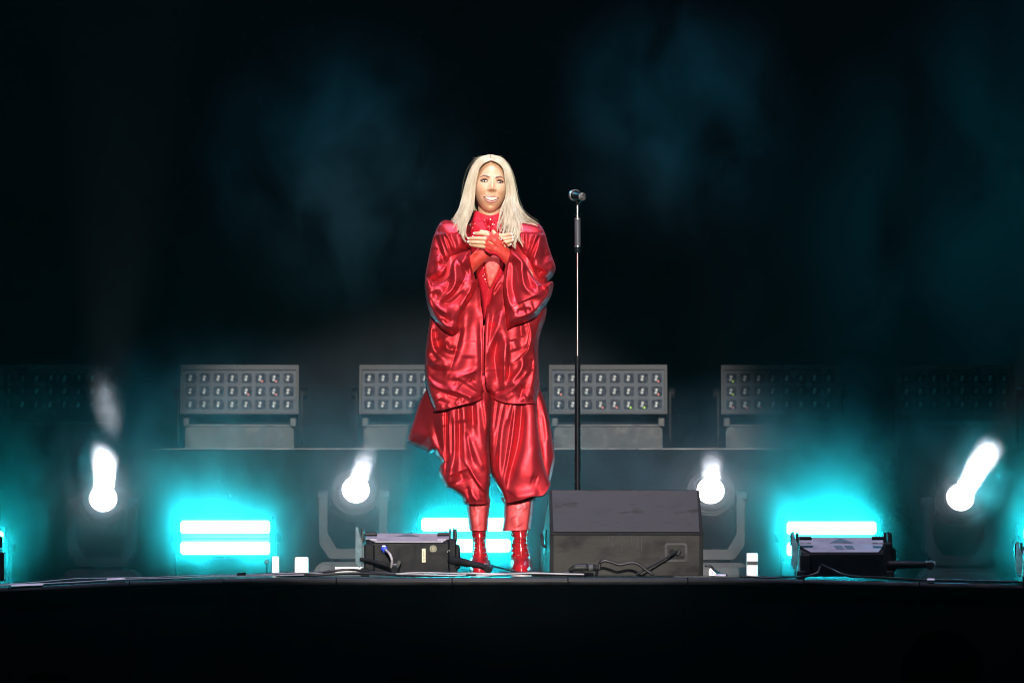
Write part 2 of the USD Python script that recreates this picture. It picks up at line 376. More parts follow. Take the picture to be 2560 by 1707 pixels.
# ------------------------------------------------------------------ moving heads on the floor
def make_head(label, px, py, tilt, pan, beam, yaw=0.0, YH_=2.3):
    s = (YH_ - CAMY) / FPX; x = (px - 1280) * s
    t = thing('moving_head', label, 'moving light', (x, YH_, deck(x)), yaw, 'moving heads on the floor behind the performer')
    hz = .392
    part(t, 'base', plate([(-.185, 0), (.185, 0), (.185, .03), (.17, .055), (.145, .07), (-.145, .07), (-.17, .055), (-.185, .03)], -.12, .16), M['grey'])
    part(t, 'base_panel', bx(-.085, .155, -.1235, -.121, .008, .046, .001), M['white' if pan > 7.2 else 'grey_light'])
    part(t, 'base_display', bx(-.16, -.105, -.1235, -.121, .01, .055, .001), M['grey_light'])
    part(t, 'turntable', cyl((0, .02, .07), (0, .02, .085), .1, .1, 28, .003), M['black'])
    outer = [(-.166, .37), (-.166, .16), (-.115, .086), (.115, .086), (.166, .16), (.166, .37), (.126, .40), (.126, .21), (.080, .135), (-.080, .135), (-.126, .21), (-.126, .40)]
    part(t, 'yoke', plate(outer, -.05, .09), M['grey'])
    for q in (-1, 1):
        part(t, 'pivot_cap', cyl((q * .122, .02, hz), (q * .178, .02, hz), .030, .026, 20, .005), M['grey_light'])
        part(t, 'lock_screw', cyl((q * .108, -.055, hz - .055), (q * .108, -.048, hz - .055), .007), M['black'])
    ct, st = math.cos(math.radians(tilt)), math.sin(math.radians(tilt)); cp, sp_ = math.cos(math.radians(pan)), math.sin(math.radians(pan))
    d = np.array([sp_ * ct, -cp * ct, st]); c0 = np.array([0, .02, hz])
    part(t, 'head_shell', lathe([(0, -.2), (.06, -.2), (.085, -.17), (.1, -.05), (.112, .0), (.112, .05), (.118, .055), (.118, .075), (.108, .08), (.108, .0925), (0, .0925)], c0, d, 44), M['grey'], smooth=30)
    part(t, 'front_ring', lathe([(.083, .093), (.1, .093), (.1, .115), (.092, .122), (.09, .127), (.078, .133), (.078, .1), (.083, .093)], c0, d, 44), M['grey'], smooth=30)
    u = np.cross(d, [0, 0, 1.0]); u /= np.linalg.norm(u); w = np.cross(u, d)
    for k in range(8):
        a = math.pi / 4 * (k + .5); p = c0 + .113 * (math.cos(a) * u + math.sin(a) * w)
        part(t, 'rib', cyl(p - .13 * d - .014 * (math.cos(a) * u + math.sin(a) * w), p + .05 * d, .006, .006, 8), M['grey'])
    part(t, 'lens', lathe([(0, .118), (.066, .113), (.0665, .106), (0, .106)], c0, d, 36), M['lens_on'], smooth=True)
    part(t, 'lens_rim', lathe([(.067, .100), (.0775, .100), (.0775, .120), (.072, .124), (.067, .116), (.067, .100)], c0, d, 36), M['black'], smooth=30)
    if beam:
        o = np.array([x, YH_, deck(x)]) + c0 + .135 * d; UP = (0, 0, 1)
        spot(f'/World/beam_light_{made_beams[0]:03d}', o, o + d, beam, .045, 2.6, .5, (.93, .93, 1.0), UP); made_beams[0] += 1
    return c0 + d * .11 + np.array([x, YH_, deck(x)]), d


made_beams = [1]
BEAM = 700.0
HEADS = [make_head('moving head far left in the dark with its beam straight up', 256, 0, 13, 7.0, BEAM),
         make_head('grey moving head left of the performer, yoke in view, lamp white', 884, 0, 15, 7.5, BEAM * .14),
         make_head('moving head partly hidden behind the wedge monitor, lamp white', 1776, 0, 15, -2.2, BEAM * .14),
         make_head('moving head far right in the dark with its beam leaning right', 2394, 0, 12, 1.2, BEAM)]

# ------------------------------------------------------------------ strobes: two bright tubes over a reflector shelf
def make_strobe(label, px, YS=2.0):
    x = (px - 1280) * (YS - CAMY) / FPX
    t = thing('strobe_light', label, 'strobe light', (x, YS, deck(x)), 0, 'strobe lights facing the audience')
    part(t, 'housing', bx(-.225, .225, .035, .16, .105, .29, .012), M['black'])
    part(t, 'reflector', bx(-.212, .212, .03, .0345, .11, .285), M['led_shelf'])
    for z in (.1475, .2485):
        part(t, 'tube_cover', bx(-.215, .215, -.022, .026, z - .0315, z + .0315, .010), M['led'])
    part(t, 'divider', bx(-.205, .205, -.012, .03, .196, .2, .001), M['led_shelf'])
    for s in (-1, 1):
        part(t, 'side_plate', bx(s * .228, s * .234, -.03, .17, .09, .30, .002), M['black'])
        part(t, 'yoke_leg', bx(s * .236, s * .244, .02, .08, .012, .24, .002), M['black'])
        part(t, 'pivot_knob', cyl((s * .245, .05, .2), (s * .268, .05, .2), .022, .018, 14, .003), M['black'])
    part(t, 'yoke_foot', bx(-.25, .25, .0, .1, 0, .0115, .002), M['black'])
    return t


STROBES = [('strobe at the left frame edge, only the end of its tube in view', -104), ('strobe on the left with both glowing bars in full view', 563),
           ('strobe whose glowing bars shine behind the boots of the performer', 1165), ('strobe on the right glowing over the back of a dark strobe', 2079),
           ('strobe just beyond the right edge whose glow spills in', 2672)]
for lab, px in STROBES: make_strobe(lab, px)

# ------------------------------------------------------------------ strobes along the front edge, seen from behind
def make_front_strobe(label, px, top, drop, YF=-1.0, tri_at=0.0):
    """top: row of the cover's far edge, drop: rows down to its near edge."""
    k = (YF - CAMY) / FPX; x = (px - 1280) * k; z0 = deck(x)
    t = thing('strobe_light_from_behind', label, 'strobe light', (x, YF, z0), 0, 'strobe lights along the stage edge seen from behind')
    Z = lambda py: (HOR - py) * k + CAMZ - z0
    zt, zn = Z(top), Z(top + drop); q = np.array([(-.168, .12, zt), (.170, .12, zt), (.170, .06, zt - (zt - zn) * .55), (.143, 0, zn), (-.128, 0, zn), (-.168, .05, zt - (zt - zn) * .6)])
    part(t, 'body', trimesh.convex.convex_hull(np.vstack([q - [0, -.001, .004], [(-.172, .13, .03), (.176, .13, .03), (.176, .0, .012), (-.168, .0, .012), (-.172, .13, zt - .02), (.176, .13, zt - .02), (-.166, -.004, zn - .012), (.17, -.004, zn - .012)]])), M['black_gloss'])
    cov = trimesh.Trimesh(np.vstack([q, q - [0, 0, .003]]), [[0, 2, 1], [0, 3, 2], [0, 4, 3], [0, 5, 4]] + [[i, (i + 1) % 6, 6 + (i + 1) % 6] for i in range(6)] + [[i, 6 + (i + 1) % 6, 6 + i] for i in range(6)], process=False)
    cov.fix_normals(); part(t, 'cover', cov, M['lavender'], smooth=False)
    nrm = np.array([0, -(zt - zn), .12]); nrm /= np.linalg.norm(nrm)
    onc = lambda u, w: np.array([u, .12 * w, zn + (zt - zn) * w])          # a point of the sloping cover
    def decal(name, pts, m):
        P_ = np.array([onc(*p) for p in pts]); P2_ = np.vstack([P_ + nrm * .0012, P_ + nrm * .0002]); n = len(P_)
        f = [[0, i, i + 1] for i in range(1, n - 1)] + [[i, (i + 1) % n, n + (i + 1) % n] for i in range(n)] + [[i, n + (i + 1) % n, n + i] for i in range(n)]
        d = trimesh.Trimesh(P2_, f, process=False); d.fix_normals(); part(t, name, d, m, smooth=False)
    decal('arrow_mark', [(-.046, .62), (0.0, .92), (.048, .62)], M['ink'])
    if drop > 25:
        for u in (-.028, .014): decal('hatched_mark', [(u - .005, .42), (u + .027, .42), (u + .037, .18), (u + .005, .18)], M['ink'])
    for sgn, u in ((-1, -.150), (1, .142)):
        zz = Z(top + 4)
        part(t, 'handle', cyl((u - .022, .035, zz + .002), (u + .028, .035, zz + .002), .0075, .0075, 14, .0015), M['rubber'])
        part(t, 'handle_pin', cyl((u - .02, .03, zz - .018), (u + .026, .03, zz - .018), .003, .003, 8), M['steel'])
        for e in (0, .022): part(t, 'handle_bracket', bx(u + sgn * (.03 + e) - .005, u + sgn * (.03 + e) + .005, .02, .06, zt - .035, zt + .018, .002), M['rubber'])
    sp_ = [(-.006, zt + .024), (.002, zt + .023), (.008, zt - .002), (.018, zt - .028), (.02, zt - .06), (.016, .045), (.009, .034), (-.008, .056)]
    part(t, 'side_plate', mv(plate(sp_, -.002, .002), (-.2, -.012, 0)), M['frost'])
    part(t, 'side_strip', mv(plate([(-.004, 0.0), (.007, 0.0), (.008, zt - .055), (-.001, zt - .045)], .0, .004), (-.176, -.012, 0)), M['frost'])
    part(t, 'side_plate', mv(rot(plate([(-.06, .03), (.05, .03), (.06, .1), (.03, zt + .02), (-.02, zt + .022), (-.06, .1)], -.003, .003), 90, [0, 0, 1]), (.186, .06, 0)), M['black'])
    part(t, 'end_block', bx(.165, .198, -.03, .06, .028, zt - .022, .006), M['black'])
    part(t, 'end_block', bx(.178, .212, -.02, .05, .03, zt - .045, .006), M['black'])
    part(t, 'end_block', bx(-.172, -.13, -.03, .04, .02, zn - .01, .006), M['black'])
    for u in (-.17, .185):
        part(t, 'foot', bx(u - .016, u + .016, -.05, .09, 0, .034, .004), M['black'])
    return t, x, z0, zt, zn


def local(k, x, z0, px, py): return (px - 1280) * k - x, (HOR - py) * k + CAMZ - z0


KF = 15.0 / FPX
fl, xl, zl, ztl, znl = make_front_strobe('dark strobe seen from behind left of the boots, round emblem and yellowish label', 1018, 1332, 21)
L_ = lambda px, py: local(KF, xl, zl, px, py)
yf = -.0085
lx, lz = L_(1059.5, 1388); lab = part(fl, 'label_plate', bx(lx - .0075, lx + .0075, yf - .002, yf + .006, lz - .0275, lz + .0275, .0008), M['label'])
for i, (ch, dz) in enumerate((('1', .013), ('3', .0), ('0', -.0165))):
    m = meshkit.text_mesh(ch, .009, .0006, True); m.apply_transform(trimesh.transformations.rotation_matrix(math.pi / 2, [1, 0, 0])); b = m.bounds.mean(0)
    part(lab, 'digit', mv(m, (lx - b[0], yf - .0026 - b[1], lz + dz - b[2])), M['ink'], smooth=False)
ex, ez = L_(1083, 1371)
for r0, r1 in ((.0112, .0130), (.0042, .0062)):
    part(fl, 'emblem_ring', lathe([(r0, 0), (r1, 0), (r1, .0018), (r0, .0018), (r0, 0)], (ex, yf + .002, ez), (0, -1, 0), 28), M['label'])
part(fl, 'emblem_drop', lathe([(0, 0), (.0022, 0), (.0022, .0016), (0, .0016)], (ex, yf + .002, ez), (0, -1, 0), 14), M['label'])
bx_, bz_ = L_(960.5, 1371)
plug = part(fl, 'power_plug', lathe([(0, 0), (.012, 0), (.014, .006), (.013, .018), (.009, .028), (0, .028)], (bx_ - .002, -.004, bz_ + .004), (.25, -1, -.55), 20), M['plug_blue'], smooth=30)
part(plug, 'plug_latch', bx(bx_ - .0075, bx_ + .006, -.024, -.008, bz_ + .007, bz_ + .0125, .001), M['white'])
part(fl, 'indicator', cat_([mv(trimesh.creation.icosphere(1, .0022), (*[L_(1119, 1379)[0]], -.032, L_(1119, 1379)[1])), mv(trimesh.creation.icosphere(1, .0024), (L_(1123, 1376)[0], -.032, L_(1123, 1376)[1]))]), M['chip'])


def clamp_arm(owner, LL, pts, r):
    P_ = [(LL(px, py)[0], y, LL(px, py)[1]) for px, py, y in pts]
    arm = part(owner, 'clamp_arm', to_tri(hull_chain([[(p, r_) for p, r_ in zip(P_, r)]])), M['black'], smooth=40)
    e = np.array(P_[-1]); part(arm, 'clamp_knob', cyl(e - [.004, .022, .004], e + [.006, .022, .006], .016, .014, 12, .003), M['rubber'])
    m_ = (np.array(P_[-2]) + e) / 2; part(arm, 'clamp_bolt', cyl(m_ - [0, .016, -.012], m_ + [.016, -.016, .012], .0035, .0035, 8), M['steel'])


clamp_arm(fl, L_, [(1130, 1400, -.03), (1165, 1407, -.05), (1200, 1413, -.06), (1222, 1421, -.06)], [.017, .015, .012, .013])
clamp_arm(fl, L_, [(905, 1398, -.05), (945, 1406, -.07), (975, 1415, -.075), (990, 1421, -.075)], [.008, .008, .009, .012])
cx_, cz_ = L_(997, 1409); part(fl, 'clamp_handle', rot(bx(cx_ - .010, cx_ + .010, -.09, -.07, cz_ - .016, cz_ + .016, .003), 28, [0, 1, 0], (cx_, -.08, cz_)), M['rubber'])
fr_, xr, zr, ztr, znr = make_front_strobe('dark strobe seen from behind at the right with arrow and two hatched marks on top', 2107, 1342, 37)
R_ = lambda px, py: local(KF, xr, zr, px, py)
clamp_arm(fr_, R_, [(2225, 1411, -.03), (2262, 1411, -.05), (2296, 1411, -.055), (2322, 1411, -.055)], [.017, .016, .013, .012])
cx_, cz_ = R_(2329, 1411); part(fr_, 'clamp_cap', rot(bx(cx_ - .009, cx_ + .009, -.06, -.045, cz_ - .014, cz_ + .014, .004), 12, [0, 1, 0], (cx_, -.05, cz_)), M['frost'])
make_front_strobe('strobe beyond the left frame edge, only its thin right side plate showing', -118, 1352, 24, -.7)
make_front_strobe('strobe beyond the right frame edge, only a pale side plate showing', 2668, 1368, 30, -1.0)

# ------------------------------------------------------------------ wedge monitor, microphone stand, microphone, mast
KM = 15.1 / FPX
mx = at(1566, 1438, -.9)[0]
mon = thing('wedge_monitor', 'scuffed black wedge monitor standing in front of the microphone stand', 'monitor speaker', (mx, -.9, deck(mx) + .0), 4.5)
hw, Zc, Zt = .312, .172, .350
sec = np.array([(.0, 0), (-.006, Zc), (.075, Zt), (.47, .10), (.47, 0)])      # side outline: y, z
V = [(sx * (hw - (.006 if z > .3 else 0)), y, z) for sx in (-1, 1) for y, z in sec]
cab = trimesh.convex.convex_hull(np.array(V)); part(mon, 'cabinet', cab, M['black'], smooth=False)
u = np.array([.081, Zt - Zc]); u = u / np.linalg.norm(u)
def slab(y0, z0, y1, z1, w, th, m, name, inset=.0):
    d = np.array([y1 - y0, z1 - z0]); n_ = np.array([-d[1], d[0]]) / np.linalg.norm(d); a, b = np.array([y0, z0]), np.array([y1, z1]); Q = []
    for sx in (-1, 1):
        for p, o in ((a, .0), (b, .0), (b, th), (a, th)): e = p + n_ * (o - .0005); Q.append((sx * w, e[0], e[1]))
    return part(mon, name, trimesh.convex.convex_hull(np.array(Q)), m, smooth=False)
slab(-.006 + .081 * .035, Zc + .178 * .035, -.006 + .081 * .985, Zc + .178 * .985, hw - .016, .004, M['monitor'], 'upper_panel')
slab(.0, .004, -.006, Zc - .007, hw - .016, .003, M['monitor_low'], 'lower_panel')
part(mon, 'seam_strip', bx(-hw + .004, hw - .004, -.0125, -.002, Zc - .005, Zc + .004, .002), M['black_gloss'])
for k, px in enumerate((1521, 1531, 1554, 1577, 1594, 1604)):
    xx = (px - 1280) * KM - mx; part(mon, 'tape_scrap', bx(xx - .0012, xx + .0012, -.0105, -.006, Zc - .03 - .018 * (k % 3) - .01, Zc - .01, .0003), M['monitor'])
cxm = (1690 - 1280) * KM - mx
fr2 = sg.Polygon(rounded(-.046, .046, -.04, .036, .01)).difference(sg.Polygon(rounded(-.036, .036, -.030, .028, .007)))
m = trimesh.creation.extrude_polygon(fr2, .006, engine='earcut'); m.apply_transform(np.array([[1, 0, 0, cxm], [0, 0, -1, -.004], [0, 1, 0, .098], [0, 0, 0, 1.0]]))
part(mon, 'connector_frame', m, M['monitor'], smooth=False)
cp_ = part(mon, 'connector_plate', bx(cxm - .035, cxm + .035, -.0055, -.003, .070, .125), M['black_gloss'])
for dx in (-.016, .012): part(cp_, 'socket', lathe([(0, 0), (.012, 0), (.012, .004), (.009, .004), (.009, .001), (0, .001)], (cxm + dx, -.0055, .098), (0, -1, 0), 20), M['black'])
part(cp_, 'plug', cyl((cxm + .012, -.006, .098), (cxm + .004, -.03, .092), .0095, .008, 14, .002), M['grey'])
part(mon, 'carry_handle', tube([(-hw - .001, .16, .12), (-hw - .012, .17, .13), (-hw - .014, .2, .17), (-hw - .012, .23, .16), (-hw - .001, .24, .15)], .006), M['rubber'])
part(mon, 'handle_recess', bx(-hw - .0035, -hw + .001, .14, .26, .09, .19, .002), M['black_gloss'])

YM = -.15; sx_, KS = at(1444, 1438, YM)[0], 15.85 / FPX
st = thing('microphone_stand', 'straight chrome and black microphone stand behind the wedge monitor', 'microphone stand', (sx_, YM, deck(sx_)))
ZM = lambda py: (HOR - py) * KS + CAMZ - deck(sx_)
part(st, 'base', lathe([(0, 0), (.125, 0), (.127, .006), (.12, .016), (.04, .024), (.018, .03), (.018, .05), (0, .05)], (0, 0, 0), (0, 0, 1), 40), M['black'])
part(st, 'lower_tube', cyl((0, 0, .04), (0, 0, ZM(898)), .0125, .0120, 24), M['black_gloss'])
part(st, 'height_collar', lathe([(.0125, 0), (.0142, .004), (.0142, .02), (.011, .026), (.0, .026)], (0, 0, ZM(905)), (0, 0, 1), 24), M['black_gloss'])
part(st, 'upper_rod', cyl((0, 0, ZM(900)), (0, 0, ZM(630)), .0047, .0047, 16), M['rod'])
cl = part(st, 'clutch_grip', cyl((0, 0, ZM(618)), (0, 0, ZM(544)), .0125, .0125, 24, .001), M['grey_light'])
part(cl, 'grip_ring', lathe([(.0125, 0), (.0136, 0), (.0136, .004), (.0125, .004), (.0125, 0)], (0, 0, ZM(617)), (0, 0, 1), 24), M['steel'])
part(cl, 'grip_ring', lathe([(.0125, 0), (.0136, 0), (.0136, .003), (.0125, .003), (.0125, 0)], (0, 0, ZM(549)), (0, 0, 1), 24), M['steel'])
part(st, 'coupling', lathe([(.006, 0), (.012, .004), (.0125, .02), (.0, .022)], (0, 0, ZM(632)), (0, 0, 1), 20), M['black_gloss'])
part(st, 'neck_rod', cyl((0, 0, ZM(545)), (0, 0, ZM(512)), .0048, .0044, 14), M['chrome'])
part(st, 'neck_collar', lathe([(.004, 0), (.014, .001), (.0145, .003), (.004, .005), (.004, 0)], (0, 0, ZM(537.5)), (0, 0, 1), 20), M['black_gloss'])
hp = np.array([.006, -.02, ZM(490)])                         # clip and microphone
part(st, 'microphone_clip', to_tri(hull_chain([[((0, 0, ZM(511)), .0065), ((.003, -.006, ZM(503)), .009), ((.006, -.012, ZM(497)), .0155), ((-.004, .02, ZM(494)), .0155)]])), M['rubber'], smooth=40)
ax = np.array([.30, -.93, -.16]); ax /= np.linalg.norm(ax)
mic = thing('microphone', 'silver ball microphone held in the clip on top of the stand', 'microphone', (sx_ - .0175 + .004, YM + .03, deck(sx_) + ZM(486)))
g = trimesh.creation.icosphere(4, .0245); part(mic, 'grille', g, M['mesh_grille'], smooth=True)
part(mic, 'grille_band', lathe([(.0225, .006), (.0252, .006), (.0252, .013), (.0215, .0135), (.0225, .006)], (0, 0, 0), ax, 32), M['steel'])
part(mic, 'body', lathe([(0, .012), (.0205, .014), (.0185, .03), (.0175, .1), (.0165, .105), (0, .105)], (0, 0, 0), ax, 32), M['black_gloss'], smooth=30)
part(mic, 'end_ring', lathe([(.011, .104), (.0168, .104), (.0168, .108), (.011, .1085), (.011, .104)], (0, 0, 0), ax, 28), M['steel'])
part(mic, 'end_cap', lathe([(0, .1055), (.0108, .1055), (.0105, .1075), (0, .108)], (0, 0, 0), ax, 24), M['steel'])

mp = at(1268, 1121, 4.6); mast = thing('thin_mast', 'thin black mast with a small round fitting above the head of the performer', 'mast', (mp[0], 4.6, RZ + .003))
hM = at(1268, 320, 4.6)[2] - RZ
part(mast, 'base', cyl((0, 0, 0), (0, 0, .02), .11, .10, 24, .004), M['black'])
part(mast, 'pole', cyl((0, 0, .02), (0, 0, hM - .09), .014, .012, 16), M['black'])
part(mast, 'pole_joint', cyl((0, 0, hM - .135), (0, 0, hM - .115), .018, .018, 16, .002), M['black_gloss'])
part(mast, 'neck', cyl((0, 0, hM - .09), (0, 0, hM - .04), .010, .014, 14), M['black'])
part(mast, 'round_fitting', lathe([(.0, -.03), (.02, -.03), (.028, -.01), (.029, .015), (.02, .02), (0, .02)], (0, 0, hM), (0, -1, 0), 28), M['black_gloss'], smooth=30)

# ------------------------------------------------------------------ white blocks on the floor behind
for x0, x1, y0, lab, band in ((680, 697, 1390, 'narrow white block on the floor beside the left glowing strobe', 0), (737, 770, 1392, 'wide white block on the floor just left of the grey moving head', 0), (1867, 1895, 1382, 'white block with a dark band on the floor right of the wedge monitor', 1)):
    YB = 1.72; a, b = at(x0, 1436, YB), at(x1, y0, YB); xc = (a[0] + b[0]) / 2; w = (b[0] - a[0]) / 2; h = b[2] - deck(xc)
    t = thing('white_block', lab, 'block', (xc, YB, deck(xc)))
    part(t, 'body', bx(-w, w, 0, 2 * w, 0, h, .004), M['white'])
    if band: part(t, 'dark_band', bx(-w + .001, w - .001, -.0035, .003, h * .53, h * .67, .001), M['plug_blue'] if 0 else M['grey'])
t = thing('small_fitting', 'small pale fitting on a short rod beside the left glowing strobe', 'fitting', (at(667, 1400, 1.8)[0], 1.8, deck(at(667, 1400, 1.8)[0])))
part(t, 'rod', cyl((0, 0, 0), (0, 0, .065), .004, .004, 8), M['black']); part(t, 'head', bx(-.0115, .0115, -.012, .012, .064, .084, .005), M['grey_light'])

# ------------------------------------------------------------------ cables and tape along the stage edge
def cable(label, pts, r, m, n=6):
    P_ = []
    for px, py, Y in pts:
        p = at(px, py, Y) if py else None
        if p is None: p = at(px, 1440, Y); p[2] = deck(p[0]) + r
        P_.append(p)
    return solo('cable', tube(P_, r, 8, n), M[m], label, 'cable', 'cables lying along the stage edge', smooth=True)


def on(px, dy, Y):                                            # a cable point lying dy pixels above the lip of the deck
    x = at(px, 1440, Y)[0]; z = deck(x); return (px, HOR - (z - CAMZ) * FPX / (Y - CAMY) - dy, Y)


def lipY(px, back):
    x = at(px, 1440, -1.4)[0]; return float(lip_y(x)) + back


def run(label, xs, dys, back, r, m): return cable(label, [on(px, dy, lipY(px, bk)) for px, dy, bk in zip(xs, dys, back)], r, m)


run('pale cable nearest the lip along the left stage edge', [-60, 60, 180, 300, 420, 540, 660, 760], [2, 2.5, 2, 3, 2, 2.5, 2, 4], [.05, .06, .05, .07, .05, .06, .05, .07], .0026, 'cable_grey')
run('thin grey cable looping above the left stage edge', [-60, 40, 130, 200, 300, 400, 500, 620, 760, 850], [6, 5, 9, 11, 7, 6, 7, 5, 9, 4], [.15, .14, .16, .15, .12, .13, .12, .12, .15, .12], .0022, 'cable_grey')
run('black cable rising towards the dark strobe left of the boots', [640, 720, 780, 830, 880, 940, 1000], [5, 7, 7, 14, 17, 10, 6], [.2, .18, .17, .2, .22, .2, .2], .0052, 'cable_black')
run('thick black cable below the dark strobe left of the boots', [690, 780, 860, 940, 1030, 1120], [2, 3, 8, 7, 3, 2], [.1, .1, .12, .12, .1, .1], .0056, 'cable_black')
run('upper pale cable under the dark strobe left of the boots', [985, 1030, 1090, 1130, 1180, 1260], [6, 9.5, 9, 8, 8, 6], [.22, .2, .2, .22, .24, .24], .0026, 'cable_grey')
run('lower pale cable curving under the dark strobe left of the boots', [990, 1040, 1090, 1140, 1165], [7, 6, 3.5, 3, 4], [.1, .1, .08, .08, .08], .0026, 'cable_grey')
run('black cables bundle in front of the boots', [1150, 1220, 1290, 1360, 1440], [6, 5, 7, 6, 5], [.3, .3, .3, .3, .3], .006, 'cable_black')
run('grey cable in front of the boots', [1190, 1260, 1330, 1400, 1460], [3, 5, 8, 6, 5], [.2, .2, .22, .2, .2], .003, 'cable_grey')
cable('thin black cable slanting from the clamp to the floor by the boots', [(1228, 1413, -1.02), (1260, 1421, -.95), (1300, 1431, -.9), (1340, 1435, -.9)], .0028, 'cable_black')
cable('grey power cable hanging from the blue plug of the dark strobe', [(964, 1374, -1.06), (974, 1384, -1.10), (980, 1400, -1.11), (979, 1418, -1.09), (990, 1435, -1.08)], .0052, 'cable_grey')
cable('black cable leaving the plug of the wedge monitor', [(1693, 1377, -.94), (1676, 1388, -.98), (1655, 1399, -1.0), (1632, 1412, -1.02), (1610, 1424, -1.04), (1590, 1436, -1.04)], .0045, 'rubber')
cable('black cable arching in front of the wedge monitor', [(1497, 1424, -1.08), (1500, 1407, -1.08), (1512, 1401, -1.08), (1530, 1405, -1.08), (1550, 1411, -1.08), (1575, 1406, -1.08), (1595, 1409, -1.08), (1615, 1424, -1.08), (1635, 1437, -1.08)], .0062, 'cable_black')
t = thing('cable_connector', 'black inline cable connector lying in front of the wedge monitor', 'connector', at(1460, 1424, -1.1))
part(t, 'shell', to_tri(hull_chain([[((-.055, 0, .0), .008), ((-.035, 0, .008), .014), ((.005, 0, .010), .0155)]])), M['rubber'], smooth=40)
part(t, 'sleeve', cyl((.012, 0, .008), (.05, 0, .008), .0135, .0135, 18, .002), M['black']); part(t, 'ring', cyl((.018, 0, .0085), (.036, 0, .0085), .0150, .0150, 18, .001), M['grey'])
run('black cable tail running left from the connector', [1330, 1370, 1410, 1432], [4, 4, 7, 12], [.4, .4, .4, .4], .0052, 'cable_black')
cable('black cable from the back of the right dark strobe to the floor', [(1850, 1440, -.9), (1920, 1443, -.93), (1965, 1442, -.96), (2010, 1440, -1.1), (2042, 1432, -1.12), (2050, 1416, -1.1)], .0042, 'cable_black')
cable('cable from the right dark strobe running on to the right edge', [(2054, 1411, -1.05), (2066, 1417, -1.1), (2082, 1424, -1.14), (2104, 1434, -1.16), (2140, 1441, -1.16), (2200, 1443, -1.14), (2300, 1449, -1.1), (2400, 1451, -1.08), (2500, 1453, -1.05), (2556, 1455, -1.03)], .0048, 'cable_black')
part(stage.GetPrimAtPath('/World/cable'), 'plug', cyl(at(2052, 1410, -1.06), at(2075, 1421, -1.11), .0055, .0052, 10), M['cable_grey']) if 0 else None
cable('black cable beside the base sign of the moving head', [(1762, 1413, .6), (1776, 1415, .6), (1788, 1426, .6), (1800, 1434, .55), (1816, 1437, .5)], .006, 'cable_black')
for a, b, dy, lab in ((28, 108, 1.0, 'long pale tape strip on the lip at the left edge'), (268, 312, 5, 'short pale tape strip over the cables at the left'), (2318, 2336, 5, 'small pale tie around the cable at the right edge'), (1788, 1815, 4, 'pale tape scrap on the lip right of the wedge monitor')):
    P_ = [at(*on(px, dy, lipY(px, .03))) for px in np.linspace(a, b, 7)]
    V = []
    for p in P_: V += [p + [0, 0, .004], p + [0, -.006, -.003], p + [0, .02, -.003], ]
    Fq = []
    for i in range(6):
        for j in range(3): k2 = (j + 1) % 3; Fq += [[3 * i + j, 3 * i + k2, 3 * i + 3 + k2], [3 * i + j, 3 * i + 3 + k2, 3 * i + 3 + j]]
    Fq += [[0, 2, 1], [18, 19, 20]]
    m = trimesh.Trimesh(V, Fq, process=False); m.fix_normals(); solo('tape_strip', m, M['tape'], lab, 'tape', smooth=False)
p = at(604, 1437, lipY(604, .12)); t = solo('tape_tab', rot(bx(p[0] - .018, p[0] + .018, p[1] - .01, p[1] + .01, p[2] - .006, p[2] + .010, .003), -8, [0, 1, 0], p), M['black'], 'small black tab clipped over the cables at the left stage edge', 'clip')
p = at(1781, 1432, 2.15); t = thing('base_sign', 'small white house-shaped sign with a blue mark on the floor by the moving head', 'sign', p)
part(t, 'card', plate([(-.017, -.012), (.017, -.012), (.017, .012), (.004, .026), (-.010, .026), (-.017, .012)], 0, .004), M['white'])
m = meshkit.text_mesh('d', .017, .001, True); m.apply_transform(trimesh.transformations.rotation_matrix(math.pi / 2, [1, 0, 0])); b = m.bounds.mean(0); part(t, 'mark', mv(m, (-b[0] - .003, -.0012 - b[1], -b[2] + .002)), M['plug_blue'], smooth=False)
# ------------------------------------------------------------------ the performer
def satin(name, color, rough, tint, bump=.00025):
    """Heavy satin: a coloured sheen over a deep red ground, with a fine weave."""
    return usdkit.material(stage, '/World/Looks/' + name, {
        'g': ('texture_coordinate', {}), 'm': ('mapping', {'scale': (1, 1, .35)}), 'n': ('noise_texture', {'scale': 900.0, 'detail': 2.0}), 'b': ('bump', {'strength': .6, 'distance': bump}),
        'n2': ('noise_texture', {'scale': 14.0, 'detail': 3.0}), 'q': ('map_range', {'from_min': .3, 'from_max': .7, 'to_min': rough - .05, 'to_max': rough + .06}),
        'p': ('principled_bsdf', {'base_color': color, 'metallic': .75, 'specular_ior_level': .3, 'specular_tint': tint, 'sheen_weight': .02, 'sheen_tint': (1, .35, .35), 'sheen_roughness': .4})},
        [('g.object', 'm.vector'), ('m.vector', 'n.vector'), ('n.fac', 'b.height'), ('b.normal', 'p.normal'), ('g.object', 'n2.vector'), ('n2.fac', 'q.value'), ('q.result', 'p.roughness')], surface='p.BSDF')


